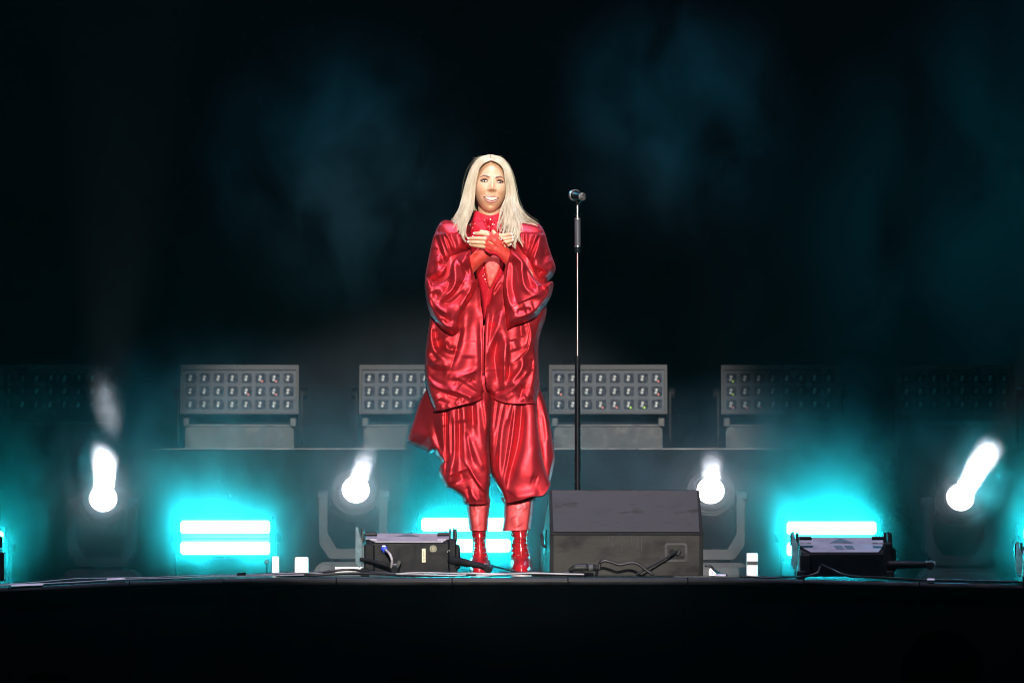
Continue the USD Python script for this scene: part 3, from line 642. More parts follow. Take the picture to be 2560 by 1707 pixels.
M['satin'] = satin('satin', (.41, .025, .035), .46, (1, .5, .5))
M['satin_cuff'] = satin('satin_cuff', (.55, .07, .08), .5, (1, .5, .5))
M['sheer'] = mat('sheer', (.48, .034, .022), .55, noise=.12, nscale=60, sheen_weight=.3, sheen_tint=(1, .4, .3))
M['bodice'] = mat('bodice', (.40, .008, .020), .6, noise=.15, nscale=40, specular_ior_level=.15)
M['sequin'] = mat('sequin', (.42, .006, .012), .16, .4, noise=.4, nscale=300)
M['sequin_clear'] = mat('sequin_clear', (.9, .85, .8), .08, .3, noise=.1, nscale=300)
M['patent'] = mat('patent', (.30, .008, .014), .12, noise=.15, nscale=30, coat_weight=1.0, coat_roughness=.04, bump=.002, bscale=38)
M['sole'] = mat('sole', (.5, .42, .42), .4, noise=.1, nscale=30)
M['skin'] = usdkit.material(stage, '/World/Looks/skin', {
    'g': ('texture_coordinate', {}), 'n': ('noise_texture', {'scale': 45.0, 'detail': 4.0}), 'r': ('rgb_ramp', {'ramp': [(.3, (.51, .295, .175)), (.7, (.57, .345, .215))]}),
    'p': ('principled_bsdf', {'roughness': .46, 'subsurface_weight': .15, 'subsurface_scale': .006, 'specular_ior_level': .38})},
    [('g.object', 'n.vector'), ('n.fac', 'r.fac'), ('r.color', 'p.base_color')], surface='p.BSDF')
M['lip'] = mat('lip', (.50, .23, .19), .45, noise=.1, nscale=300)
M['teeth'] = mat('teeth', (.82, .76, .66), .25, noise=.03, nscale=200)
M['gum'] = mat('gum', (.12, .02, .02), .6, noise=.1, nscale=200)
M['brow'] = mat('brow', (.15, .08, .055), .7, noise=.3, nscale=500)
M['eye_shadow'] = mat('eye_shadow', (.24, .11, .065), .5, noise=.15, nscale=300)
M['lash'] = mat('lash', (.018, .011, .009), .6, noise=.2, nscale=400)
M['eye_white'] = mat('eye_white', (.50, .45, .40), .15, noise=.03, nscale=200)
M['iris'] = mat('iris', (.035, .022, .016), .12, noise=.2, nscale=900)
M['nail'] = mat('nail', (.8, .68, .6), .2, noise=.03, nscale=100)
M['hair'] = usdkit.material(stage, '/World/Looks/hair', {
    'g': ('geometry', {}), 'm': ('mapping', {'scale': (55, 25, 6)}), 'n': ('noise_texture', {'scale': 1.0, 'detail': 4.0}), 'r': ('rgb_ramp', {'ramp': [(.3, (.36, .30, .19)), (.7, (.57, .52, .385))]}),
    'p': ('principled_bsdf', {'roughness': .38, 'specular_ior_level': .55}), 't': ('translucent_bsdf', {'color': (.7, .6, .38)}), 'x': ('mix_closure', {'fac': .22})},
    [('g.position', 'm.vector'), ('m.vector', 'n.vector'), ('n.fac', 'r.fac'), ('r.color', 'p.base_color'), ('p.BSDF', 'x.closure1'), ('t.BSDF', 'x.closure2')], surface='x.closure')

M['hair_under'] = mat('hair_under', (.26, .195, .10), .5, noise=.25, nscale=60, stretch=(1, 1, .1), specular_ior_level=.3)
singer = thing('person', 'performer with long platinum hair in a loose red satin suit, hands crossed on the chest', 'person', (0, 0, 0))


def seg_dist(P, line):
    """Distance of points to a polyline, the side (sign) and the place along it from 0 to 1."""
    a, b = line[:-1], line[1:]; best = np.full(len(P), 1e9); side = np.zeros(len(P)); along = np.zeros(len(P))
    L = np.linalg.norm(b - a, axis=1); cum = np.concatenate([[0], np.cumsum(L)])
    for i in range(len(a)):
        d = b[i] - a[i]; l2 = d @ d + 1e-12; t = np.clip(((P - a[i]) @ d) / l2, 0, 1); q = P - a[i] - t[:, None] * d; s = np.einsum('ij,ij->i', q, q)
        m = s < best; best[m] = s[m]; along[m] = (cum[i] + t[m] * L[i]) / cum[-1]; side[m] = np.sign(d[0] * q[m, 1] - d[1] * q[m, 0])
    return np.sqrt(best), side, along


GAIN, WID = 1.2, 1.2


class Puff:
    """A piece of clothing: its outline (in photograph pixels) blown up to a rounded, closed shape with folds.
    strokes: (height mm, half width px, points[, 'e']) - ridges (or valleys, if negative) of cloth; 'e' makes an overlapping edge, high on the left of its direction."""

    def __init__(self, outline, yc, tf, tb, R, strokes=(), hem=(), cell=.0042, Ypx=None, wrinkle=0.0, wscale=(30, 30), slope=None, smooth_out=True, seed=0, minfront=0.0):
        Yp = (yc - tf * .7) if Ypx is None else Ypx; k = (Yp - CAMY) / FPX; self.k = k
        px = np.array(outline, float); crv = spline(px, 6, True) if smooth_out else px
        W = lambda p: np.stack([(np.asarray(p, float)[:, 0] - 1280) * k, CAMZ + (HOR - np.asarray(p, float)[:, 1]) * k], 1); self.W = W
        poly = sg.Polygon(W(crv)).buffer(0)
        if poly.geom_type != 'Polygon': poly = max(poly.geoms, key=lambda g: g.area)
        ring = np.array(poly.exterior.segmentize(.0008).coords)[:-1]; x0, z0, x1, z1 = poly.bounds
        nx, nz = int((x1 - x0) / cell) + 3, int((z1 - z0) / cell) + 3
        gx, gz = x0 - cell + cell * np.arange(nx + 1), z0 - cell + cell * np.arange(nz + 1)
        cxs, czs = np.meshgrid(gx[:-1] + cell / 2, gz[:-1] + cell / 2, indexing='ij')
        shapely.prepare(poly); inside = shapely.contains_xy(poly, cxs.ravel(), czs.ravel()).reshape(cxs.shape)
        ii, kk = np.nonzero(inside); idx = lambda i, j: i * (nz + 1) + j
        quads = np.stack([idx(ii, kk), idx(ii + 1, kk), idx(ii + 1, kk + 1), idx(ii, kk + 1)], 1)
        used_, inv = np.unique(quads, return_inverse=True); quads = inv.reshape(-1, 4)
        P = np.stack([gx[used_ // (nz + 1)], gz[used_ % (nz + 1)]], 1)
        E = np.vstack([quads[:, [0, 1]], quads[:, [1, 2]], quads[:, [2, 3]], quads[:, [3, 0]]]); key = np.sort(E, 1); u, c, n = np.unique(key, axis=0, return_index=True, return_counts=True)
        bd = E[c[n == 1]]; bv = np.unique(bd); tree = cKDTree(ring); P[bv] = ring[tree.query(P[bv])[1]]
        keep = np.ones(len(ring), bool)
        for hx in hem:                                        # open edges: rims that keep their thickness
            h, _, _ = seg_dist(ring, W(hx)); keep &= h > .006
        d = cKDTree(ring[keep]).query(P)[0]; d0 = tree.query(P)[0]
        s = np.clip(d / R, 0, 1); e1, e2 = np.clip(d / min(R, .016), 0, 1), np.clip(d / (R * 2.2), 0, 1); prof = .68 * np.sqrt(np.clip(1 - (1 - e1) ** 2, 0, 1)) + .32 * np.sqrt(np.clip(1 - (1 - e2) ** 2, 0, 1))
        mask = np.clip(d / .012, 0, 1); F = np.zeros(len(P))
        for st_ in strokes:
            h, w, pts = st_[:3]; line = W(spline(pts, 5) if len(pts) > 2 else np.array(pts, float)); w = w * k * WID
            dist, side, al = seg_dist(P, line); taper = np.clip(np.minimum(al, 1 - al) / .22, 0, 1); taper = .25 + .75 * taper * taper * (3 - 2 * taper)
            if len(st_) > 3: F += h * .001 * GAIN * taper * np.where(side > 0, np.exp(-dist / (w * 1.6)), 0) * np.clip(dist / .0065, 0, 1)
            elif h > 0: F += h * .001 * GAIN * taper * np.exp(-(dist / (w * 1.7)) ** 2)
            else: F += h * .001 * GAIN * taper * np.exp(.28 - np.sqrt((dist / w) ** 2 + .08))
        if wrinkle:
            q = np.stack([P[:, 0] * wscale[0], np.full(len(P), seed * 7.3), P[:, 1] * wscale[1]], 1); wv = meshkit.fbm(q + .9 * meshkit.fbm(q * .6, 2, seed + 5)[:, None], 3, seed)
            F += .12 * wrinkle * .001 * (1 - 2 * np.abs(2 * wv - 1))
        tilt = 0 if slope is None else slope(P[:, 0], P[:, 1])
        fy = yc + tilt - tf * prof - F * mask - minfront * mask; q = np.stack([P[:, 0] * 14, np.zeros(len(P)), P[:, 1] * 3], 1)
        by = yc + tilt + tb * prof - .012 * (meshkit.fbm(q, 2, seed + 3) - .5) * mask
        n0 = len(P); V = np.vstack([np.stack([P[:, 0], fy, P[:, 1]], 1), np.stack([P[:, 0], by, P[:, 1]], 1)])
        f = np.vstack([quads[:, [0, 1, 2]], quads[:, [0, 2, 3]]]); Fs = [f, f[:, ::-1] + n0]
        thick = (by - fy)[bd].max(1) > .004; o = bd[thick]       # rims
        closed = bd[~thick]; Fs.append(np.vstack([np.stack([closed[:, 1], closed[:, 0], closed[:, 0] + n0], 1), np.stack([closed[:, 1], closed[:, 0] + n0, closed[:, 1] + n0], 1)]) if len(closed) else np.zeros((0, 3), int))
        if len(o):
            m0 = len(V); V = np.vstack([V, V[o[:, 0]], V[o[:, 1]], V[o[:, 0] + n0], V[o[:, 1] + n0]]); a = m0 + np.arange(len(o)); L = len(o)
            Fs.append(np.vstack([np.stack([a + L, a, a + 2 * L], 1), np.stack([a + L, a + 2 * L, a + 3 * L], 1)]))
        self.mesh = trimesh.Trimesh(V, np.vstack(Fs), process=False); self.tree = cKDTree(P); self.fy = fy

    def front(self, x, z): return self.fy[self.tree.query(np.stack([np.atleast_1d(x), np.atleast_1d(z)], 1))[1]]


def wear(name, puff, m, label=None): return part(singer, name, puff.mesh, m, smooth=True, label=label)


# ---- trousers
LEG_L = [(1072, 935), (1063, 968), (1045, 1003), (1030, 1050), (1013, 1100), (1014, 1101), (1036, 1111), (1060, 1122), (1073, 1130), (1085, 1126), (1092, 1139), (1104, 1155), (1098, 1162), (1097, 1186), (1111, 1213), (1113, 1219), (1130, 1225), (1152, 1239), (1160, 1256), (1168, 1259), (1219, 1257), (1221, 1232), (1226, 1180), (1224, 1130), (1222, 1112), (1228, 1000), (1222, 935)]
S_LEG_L = [(16, 6, [(1121, 1000), (1123, 1108), (1122, 1205)]), (15, 5, [(1136, 1000), (1138, 1128), (1128, 1197)]), (-12, 4, [(1129, 1040), (1130, 1150)]), (-16, 8, [(1147, 1000), (1149, 1090), (1146, 1160)]),
           (14, 7, [(1159, 1000), (1160, 1088), (1166, 1160)]), (-10, 5, [(1166, 1075), (1176, 1130), (1184, 1160)]), (12, 6, [(1175, 1088), (1194, 1138), (1217, 1180)]), (-10, 6, [(1181, 1000), (1184, 1075)]), (12, 6, [(1193, 990), (1200, 1080), (1219, 1148)]),
           (9, 3, [(1206, 990), (1220, 1090)]), (10, 3, [(1213, 990), (1223, 1080)]), (22, 6, [(1166, 1165), (1188, 1203), (1216, 1240)], 'e'), (-14, 12, [(1150, 1178), (1160, 1205)]), (9, 4, [(1200, 1222), (1207, 1215), (1213, 1228)]),
           (-22, 5, [(1114, 1000), (1116, 1090), (1117, 1170)]), (9, 7, [(1022, 1078), (1045, 1082), (1069, 1093)]), (-8, 7, [(1028, 1098), (1062, 1110)]), (12, 5, [(1074, 1075), (1082, 1105), (1098, 1140), (1117, 1166)]), (-8, 6, [(1083, 1050), (1095, 1100), (1108, 1135)]),
           (1.4, 1.6, [(1043, 1030), (1070, 1036), (1092, 1045)]), (5, 5, [(1100, 1035), (1108, 1070)]), (12, 8, [(1122, 1180), (1124, 1212)]), (-12, 4, [(1117, 1150), (1114, 1195)]), (7, 3, [(1175, 1218), (1182, 1240), (1190, 1250)]), (-6, 3, [(1168, 1215), (1174, 1246)]), (5, 4, [(1185, 1250), (1205, 1243)]), (10, 7, [(1150, 1010), (1156, 1060)])]
pl_ = Puff(LEG_L, .02, .135, .12, .05, S_LEG_L, hem=[[(1168, 1259), (1219, 1257)], [(1072, 935), (1222, 935)]], wrinkle=2.2, wscale=(38, 12), seed=1, slope=lambda x, z: np.clip((-.29 - x) * .9, 0, .2))
wear('trouser_leg', pl_, M['satin'])
LEG_RB = [(1338, 940), (1348, 965), (1362, 1000), (1376, 1060), (1386, 1130), (1387, 1149), (1381, 1180), (1376, 1203), (1371, 1207), (1340, 1190), (1330, 1100), (1326, 1000)]
wear('trouser_panel', Puff(LEG_RB, .06, .09, .10, .05, [(8, 7, [(1358, 1010), (1366, 1080), (1374, 1190)]), (-8, 4, [(1376, 1090), (1378, 1180)]), (-6, 5, [(1352, 1030), (1362, 1110)])], wrinkle=1.6, wscale=(30, 14), seed=2), M['satin'])
LEG_R = [(1224, 935), (1223, 1000), (1222, 1113), (1225, 1150), (1228, 1180), (1239, 1207), (1251, 1228), (1261, 1254), (1262, 1257), (1300, 1250), (1330, 1241), (1358, 1237), (1376, 1212), (1377, 1208), (1364, 1168), (1354, 1110), (1347, 1050), (1344, 1005), (1340, 935)]
S_LEG_R = [(11, 4, [(1239, 990), (1231, 1050), (1222, 1112)]), (12, 5, [(1253, 990), (1240, 1070), (1226, 1142)]), (-9, 4, [(1246, 990), (1234, 1080)]), (13, 5, [(1270, 990), (1252, 1088), (1247, 1167), (1254, 1225)]), (-10, 5, [(1261, 1000), (1246, 1080), (1239, 1160), (1244, 1200)]),
           (7, 3, [(1280, 1000), (1268, 1060)]), (12, 4, [(1291, 990), (1278, 1104), (1264, 1187), (1259, 1245)]), (-8, 3, [(1284, 1010), (1270, 1110), (1257, 1190)]), (-18, 9, [(1306, 990), (1297, 1100), (1274, 1187), (1264, 1230)]), (15, 13, [(1327, 990), (1325, 1090), (1306, 1170), (1288, 1220)]),
           (8, 8, [(1340, 1100), (1335, 1170), (1325, 1215)]), (-7, 6, [(1328, 1195), (1345, 1200)]), (-10, 7, [(1265, 1252), (1280, 1232)]), (8, 6, [(1275, 1246), (1320, 1238), (1350, 1230)]), (-7, 5, [(1350, 1130), (1366, 1190)])]
pr_ = Puff(LEG_R, .0, .14, .13, .05, S_LEG_R, hem=[[(1262, 1257), (1300, 1250), (1330, 1241), (1358, 1237), (1376, 1212)], [(1224, 935), (1340, 935)]], wrinkle=2.2, wscale=(36, 10), seed=3)
wear('trouser_leg', pr_, M['satin'])

# ---- boots with pale cuffs
for (o, cu, bt, toe, lab) in (
    ('L', [(1158, 1238), (1166, 1262), (1170, 1300), (1174, 1325), (1175, 1326), (1218, 1326), (1219, 1325), (1221, 1290), (1221, 1240)], [(1178, 1300), (1178, 1330), (1183, 1352), (1181, 1376), (1178, 1398), (1180, 1425), (1222, 1425), (1222, 1400), (1217, 1375), (1214, 1350), (1217, 1325), (1217, 1300)], (1199, 1177, 1221), ''),
    ('R', [(1258, 1240), (1260, 1262), (1259, 1300), (1256, 1325), (1258, 1326), (1325, 1324), (1326, 1323), (1330, 1290), (1334, 1255), (1334, 1240)], [(1275, 1300), (1276, 1330), (1281, 1345), (1277, 1372), (1278, 1400), (1279, 1425), (1327, 1425), (1327, 1395), (1321, 1365), (1320, 1345), (1323, 1324), (1323, 1300)], (1303, 1277, 1329), '')):
    cx = toe[0]; k0 = 16 / FPX
    e = 1.0 if o == 'R' else -1.0
    wear('boot_cuff', Puff(cu, .03, .085, .07, .05, [(3, 6, [(cx - 20, 1290), (cx - 6, 1318)]), (-2.5, 3, [(cx - 8, 1262), (cx - 2, 1278)]), (-2.5, 3, [(cx + 4, 1258), (cx + 9, 1268)]), (3, 5, [(cx - 16, 1268), (cx + 16, 1262)])], hem=[[cu[4], cu[5]]], wrinkle=1.0, wscale=(26, 60), seed=4), M['satin_cuff'])
    boot = wear('boot', Puff(bt, .03, .062, .065, .040, [(5, 5, [(cx + 1, 1330), (cx + 2, 1420)]), (-4, 4, [(cx - 14, 1350), (cx + 14, 1353)]), (-3, 3, [(cx - 14, 1388), (cx + 12, 1392)])], hem=[[(1178, 1425), (1330, 1425)]], wrinkle=3.5, wscale=(60, 55), seed=6), M['patent'])
    X = lambda px: (px - 1280) * k0
    foot = hull_chain([[((X(cx), .07, .055), .045), ((X(cx), -.02, .05), .044), ((X(cx), -.10, .034), .040), ((X(cx) , -.14, .028), .030)]])
    part(boot, 'foot', to_tri(foot.trim_by_plane([0, 0, 1], .006), .008, 4), M['patent'], smooth=True)
    sole = trimesh.creation.extrude_polygon(sg.MultiPoint([(X(cx) + .044 * math.cos(a), -.115 + .06 * math.sin(a)) for a in np.linspace(0, 6.28, 24)] + [(X(cx) + .04 * math.cos(a), .075 + .045 * math.sin(a)) for a in np.linspace(0, 6.28, 24)]).convex_hull, .014, engine='earcut')
    part(boot, 'sole', mv(sole, (0, 0, deck(X(cx)))), M['sole'])
    for side in (-1, 1):                                      # lacing up either side
        pts = []; ws = np.linspace(1332, 1418, 15)
        for i, w in enumerate(ws):
            row = np.array(bt); row = row[(row[:, 0] < cx) if side < 0 else (row[:, 0] > cx)]; row = row[np.argsort(row[:, 1])]
            ex_ = np.interp(w, row[:, 1], row[:, 0]); pts.append(at(ex_ - side * (2 if i % 2 else 9), w, -.012 if i % 2 else -.034))
        part(boot, 'lace', tube(pts, .0028, 6, 3), M['patent'], smooth=True)
        for i in range(0, 15, 2):
            part(boot, 'eyelet', lathe([(.002, 0), (.0042, 0), (.0042, .002), (.002, .002), (.002, 0)], pts[i] - [0, .004, 0], (side * .6, -1, 0), 10), M['steel'])

# ---- bodice and collar
BOD = [(1180, 548), (1200, 546), (1240, 546), (1262, 548), (1268, 600), (1266, 660), (1256, 710), (1232, 760), (1216, 800), (1205, 800), (1198, 740), (1186, 690), (1172, 640), (1170, 590)]
bod = Puff(BOD, .0, .165, .1, .06, [(4, 7, [(1190, 575), (1215, 585), (1240, 572)]), (-3, 3, [(1200, 720), (1222, 722)]), (-2.5, 3, [(1202, 742), (1222, 745)]), (3, 5, [(1236, 600), (1238, 680)])], wrinkle=1.5, wscale=(40, 40), seed=8)
wear('bodice', bod, M['bodice'])
wear('sheer_front', Puff([(1214, 640), (1240, 640), (1250, 648), (1248, 672), (1236, 700), (1226, 718), (1220, 712), (1216, 690), (1212, 660)], -.1655, .004, .02, .008, seed=9, cell=.003), M['sheer'])
COL = [(1186, 527), (1196, 531), (1211, 538), (1226, 541), (1241, 537), (1252, 530), (1258, 526), (1262, 545), (1264, 562), (1240, 570), (1215, 572), (1190, 566), (1178, 558), (1181, 540)]
col = Puff(COL, -.02, .085, .075, .045, [(4, 5, [(1190, 552), (1222, 566), (1252, 556)]), (-3, 4, [(1196, 540), (1206, 556)]), (3, 3, [(1230, 545), (1246, 552)])], hem=[[(1186, 527), (1196, 531), (1211, 538), (1226, 541), (1241, 537), (1252, 530), (1258, 526)]], wrinkle=1.0, wscale=(50, 50), seed=10, cell=.003, slope=lambda x, z: -.012 + (z - 1.55) * .25)
wear('collar', col, M['bodice'])

wear('trouser_waist', Puff([(1180, 735), (1262, 735), (1262, 900), (1256, 1040), (1228, 1112), (1222, 1118), (1216, 1112), (1186, 1040), (1178, 900)], .10, .10, .12, .05, [(4, 5, [(1206, 800), (1212, 1000), (1220, 1100)]), (4, 5, [(1236, 800), (1232, 1000), (1224, 1100)]), (3, 3, [(1196, 780), (1240, 782)])], wrinkle=2, wscale=(30, 8), seed=21), M['satin'])

# ---- jacket: back, two front panels, upper sleeves, gathered sleeves
BACK = [(1096, 560), (1140, 550), (1185, 546), (1225, 552), (1265, 548), (1310, 552), (1356, 566), (1366, 640), (1362, 760), (1346, 860), (1344, 1000), (1280, 1003), (1212, 985), (1150, 1010), (1088, 1020), (1066, 930), (1075, 800), (1070, 680)]
wear('jacket_back', Puff(BACK, .09, .06, .09, .08, [], hem=[[(1344, 1000), (1280, 1003), (1212, 985), (1150, 1010), (1088, 1020)]], wrinkle=2, wscale=(20, 8), seed=11), M['satin'])
PAN_L = [(1098, 556), (1140, 551), (1172, 556), (1176, 570), (1172, 610), (1176, 650), (1186, 690), (1195, 690), (1199, 700), (1202, 760), (1207, 800), (1206, 860), (1205, 930), (1206, 958), (1210, 980), (1211, 988), (1208, 994), (1190, 1003), (1150, 1014), (1115, 1023), (1084, 1027), (1083, 1026), (1077, 1010), (1068, 980), (1061, 935), (1060, 895), (1063, 860), (1072, 790), (1075, 700), (1085, 600)]
S_PAN_L = [(20, 9, [(1172, 760), (1158, 838), (1144, 896), (1126, 938)]), (-16, 7, [(1156, 815), (1141, 880), (1127, 925)]), (-9, 4, [(1200, 800), (1203, 880), (1204, 960)]), (8, 6, [(1190, 800), (1194, 880), (1190, 930)]), (7, 9, [(1176, 850), (1174, 900)]),
           (13, 4, [(1111, 852), (1128, 836), (1148, 828)], 'e'), (13, 4, [(1112, 856), (1120, 874), (1141, 877)]), (-14, 7, [(1100, 845), (1098, 870), (1106, 882)]), (15, 5, [(1075, 800), (1077, 846), (1090, 883), (1110, 898), (1128, 905)]), (-12, 4, [(1086, 820), (1092, 858), (1100, 878)]),
           (14, 6, [(1064, 875), (1072, 895), (1085, 908), (1108, 916), (1127, 908)]), (-13, 7, [(1068, 900), (1085, 925), (1120, 930)]), (-9, 5, [(1080, 880), (1096, 905)]), (15, 6, [(1066, 948), (1085, 968), (1110, 980), (1148, 990)], 'e'), (-10, 5, [(1070, 935), (1090, 955), (1120, 968)]),
           (12, 4, [(1113, 968), (1150, 982), (1178, 992), (1199, 986)]), (-8, 5, [(1115, 985), (1150, 998)]), (9, 3, [(1128, 945), (1158, 950), (1180, 964), (1202, 986)]), (8, 3, [(1128, 944), (1166, 937), (1196, 924)]), (-8, 4, [(1166, 948), (1176, 955), (1186, 946)]), (6, 4, [(1138, 960), (1150, 970)]),
           (4, 2, [(1141, 1004), (1144, 1013)]), (4, 2, [(1118, 1010), (1123, 1020)]), (4, 2, [(1155, 998), (1158, 1008)]), (5, 2.5, [(1174, 994), (1180, 1004)]), (4, 2, [(1103, 1014), (1106, 1022)]), (8, 5, [(1085, 985), (1096, 1005)]), (-5, 3, [(1094, 1000), (1124, 1012)]),
           (9, 4, [(1197, 700), (1188, 716), (1166, 748), (1156, 766)], 'e'), (6, 4, [(1197, 690), (1201, 740), (1206, 790)])]
HEM_L = [[(1210, 994), (1190, 1003), (1150, 1014), (1115, 1023), (1084, 1027)]]
pan_l = Puff(PAN_L, .03, .215, .05, .06, S_PAN_L, hem=HEM_L + [[(1200, 720), (1202, 760), (1208, 800), (1207, 860), (1206, 930), (1208, 958), (1212, 980)]], wrinkle=2.0, wscale=(22, 22), seed=12)
wear('jacket_front', pan_l, M['satin'])
PAN_R = [(1272, 552), (1310, 553), (1355, 567), (1366, 600), (1372, 690), (1366, 780), (1352, 826), (1344, 868), (1345, 900), (1347, 940), (1345, 975), (1343, 1006), (1342, 1008), (1300, 1010), (1268, 1008), (1248, 1003), (1232, 994), (1221, 980), (1215, 958), (1213, 920), (1213, 860), (1215, 800), (1218, 760), (1227, 718), (1244, 690), (1262, 664), (1266, 620), (1266, 570)]
S_PAN_R = [(15, 5, [(1258, 770), (1240, 830), (1222, 873), (1212, 912)]), (10, 4, [(1222, 770), (1219, 840), (1214, 880)]), (-9, 4, [(1230, 800), (1226, 840), (1218, 880)]), (-18, 9, [(1249, 830), (1237, 890), (1243, 946), (1252, 970)]), (10, 5, [(1258, 800), (1254, 880), (1258, 920)]),
           (14, 4, [(1266, 840), (1263, 913), (1260, 968)]), (-12, 6, [(1272, 905), (1272, 940), (1266, 968)]), (13, 7, [(1313, 800), (1324, 838), (1317, 873), (1300, 893), (1283, 907)], 'e'), (9, 5, [(1310, 812), (1321, 842), (1312, 875)]), (-10, 5, [(1302, 805), (1303, 848)]), (9, 6, [(1280, 850), (1290, 880)]),
           (13, 4, [(1261, 970), (1293, 939), (1306, 918), (1306, 893)]), (11, 3.5, [(1275, 973), (1303, 946), (1328, 922)]), (-8, 3, [(1285, 960), (1312, 934)]), (13, 4.5, [(1240, 994), (1290, 967), (1314, 954)]), (-11, 4, [(1238, 983), (1262, 976), (1293, 962)]), (12, 5, [(1322, 986), (1334, 946), (1339, 880)]), (-10, 4, [(1329, 930), (1333, 895)]),
           (-9, 4, [(1300, 1000), (1303, 982), (1310, 965)]), (7, 4, [(1310, 994), (1326, 985), (1334, 996)]), (4, 2, [(1318, 1000), (1324, 990)]), (4, 2, [(1300, 1004), (1306, 998)]), (7, 4, [(1216, 930), (1222, 970), (1240, 992)]), (1.2, 1.4, [(1213, 925), (1242, 924)]), (5, 3, [(1262, 1000), (1285, 985)]),
           (10, 4, [(1262, 680), (1240, 712), (1222, 742)]), (-6, 3, [(1256, 706), (1236, 740)])]
HEM_R = [[(1343, 1006), (1300, 1010), (1268, 1008), (1248, 1003), (1232, 994)]]
pan_r = Puff(PAN_R, .03, .215, .05, .06, S_PAN_R, hem=HEM_R + [[(1219, 980), (1214, 958), (1212, 920), (1212, 860), (1214, 800), (1217, 760)]], wrinkle=2.0, wscale=(22, 22), seed=13)
wear('jacket_front', pan_r, M['satin'])
for pan, hx in ((pan_l, [(1084, 1027), (1115, 1023), (1150, 1014), (1190, 1003), (1212, 992)]), (pan_r, [(1234, 995), (1248, 1003), (1268, 1008), (1300, 1010), (1340, 1008)])):
    pts = []
    for p in spline(hx, 5):
        w = pan.W([p])[0]; pts.append([w[0], pan.front(w[0], w[1] + .006)[0] + .012, w[1] + .001])
    wear('hem_roll', type('T', (), {'mesh': tube(pts, .0042, 8, 1, False)})(), M['satin'])

SHO = lambda x, z: np.clip((z - at(0, 588, -.15)[2]) * 2.2, 0, .12) + np.clip((np.abs(x + .095) - .19) * .5, 0, .1)
UP_L = [(1087, 568), (1088, 562), (1093, 556), (1099, 554), (1130, 551), (1160, 549), (1172, 560), (1176, 590), (1172, 625), (1150, 640), (1132, 655), (1122, 690), (1098, 706), (1072, 712), (1061, 702), (1061, 682), (1069, 640), (1078, 598)]
S_UP_L = [(11, 2.6, [(1093, 562), (1101, 600), (1113, 635), (1121, 662)]), (11, 2.4, [(1100, 564), (1112, 600), (1127, 640)]), (10, 2.2, [(1107, 568), (1121, 600), (1134, 636)]), (9, 2.2, [(1113, 580), (1128, 608), (1137, 632)]), (-8, 2.5, [(1097, 575), (1108, 610), (1119, 645)]), (-8, 2.2, [(1106, 580), (1118, 606), (1130, 638)]), (-7, 2, [(1112, 590), (1126, 615), (1136, 638)]),
          (-16, 6, [(1090, 580), (1096, 612), (1108, 645), (1118, 675)]), (12, 4, [(1071, 640), (1081, 624), (1090, 622), (1097, 630)], 'e'), (9, 6, [(1086, 645), (1098, 660)]), (10, 4, [(1084, 676), (1105, 680), (1118, 664)]), (-9, 4, [(1100, 664), (1112, 660)]), (8, 3, [(1090, 690), (1110, 690)]), (10, 4, [(1142, 578), (1146, 610), (1144, 636)]), (-6, 4, [(1134, 575), (1140, 605)]),
          (8, 4, [(1155, 590), (1156, 630)]), (6, 5, [(1120, 562), (1150, 566), (1166, 575)]), (7, 3, [(1130, 590), (1137, 594), (1138, 606)]), (-5, 4, [(1120, 572), (1134, 580)]), (8, 5, [(1070, 650), (1072, 690)])]
wear('upper_sleeve', Puff(UP_L, -.03, .165, .14, .028, S_UP_L, wrinkle=1.6, wscale=(40, 40), seed=14, slope=SHO), M['satin'])
UP_R = [(1284, 556), (1310, 553), (1340, 559), (1355, 565), (1360, 567), (1364, 574), (1370, 600), (1379, 628), (1388, 652), (1390, 664), (1384, 682), (1366, 700), (1345, 706), (1330, 690), (1318, 662), (1300, 636), (1288, 615), (1280, 585)]
S_UP_R = [(12, 3, [(1319, 655), (1334, 615), (1352, 574)]), (11, 3, [(1326, 662), (1342, 626), (1356, 580)]), (9, 2.6, [(1317, 645), (1330, 610), (1345, 585)]), (-9, 2.6, [(1322, 655), (1338, 618), (1354, 578)]), (-8, 2.6, [(1316, 640), (1328, 605)]), (12, 6, [(1334, 664), (1349, 640), (1357, 600)]), (-14, 6, [(1360, 596), (1362, 630), (1356, 660)]),
          (9, 3.5, [(1303, 575), (1304, 632)]), (9, 3, [(1315, 574), (1313, 634)]), (-8, 3, [(1309, 580), (1309, 630)]), (14, 5, [(1324, 668), (1340, 667), (1358, 672), (1374, 678), (1387, 662)]), (-10, 4, [(1350, 682), (1354, 676)]), (8, 7, [(1368, 640), (1376, 660)]), (-12, 5, [(1362, 650), (1370, 640), (1380, 648)]), (7, 4, [(1330, 568), (1346, 572)]), (7, 3, [(1300, 634), (1312, 640)])]
wear('upper_sleeve', Puff(UP_R, -.03, .165, .14, .028, S_UP_R, wrinkle=1.6, wscale=(40, 40), seed=15, slope=SHO), M['satin'])
FO_L = [(1177, 619), (1178, 620), (1181, 650), (1184, 668), (1188, 694), (1194, 700), (1190, 716), (1180, 742), (1160, 780), (1152, 806), (1146, 830), (1130, 838), (1110, 828), (1086, 802), (1072, 776), (1064, 745), (1060, 710), (1066, 690), (1086, 700), (1106, 700), (1120, 686), (1124, 664), (1130, 648), (1150, 632)]
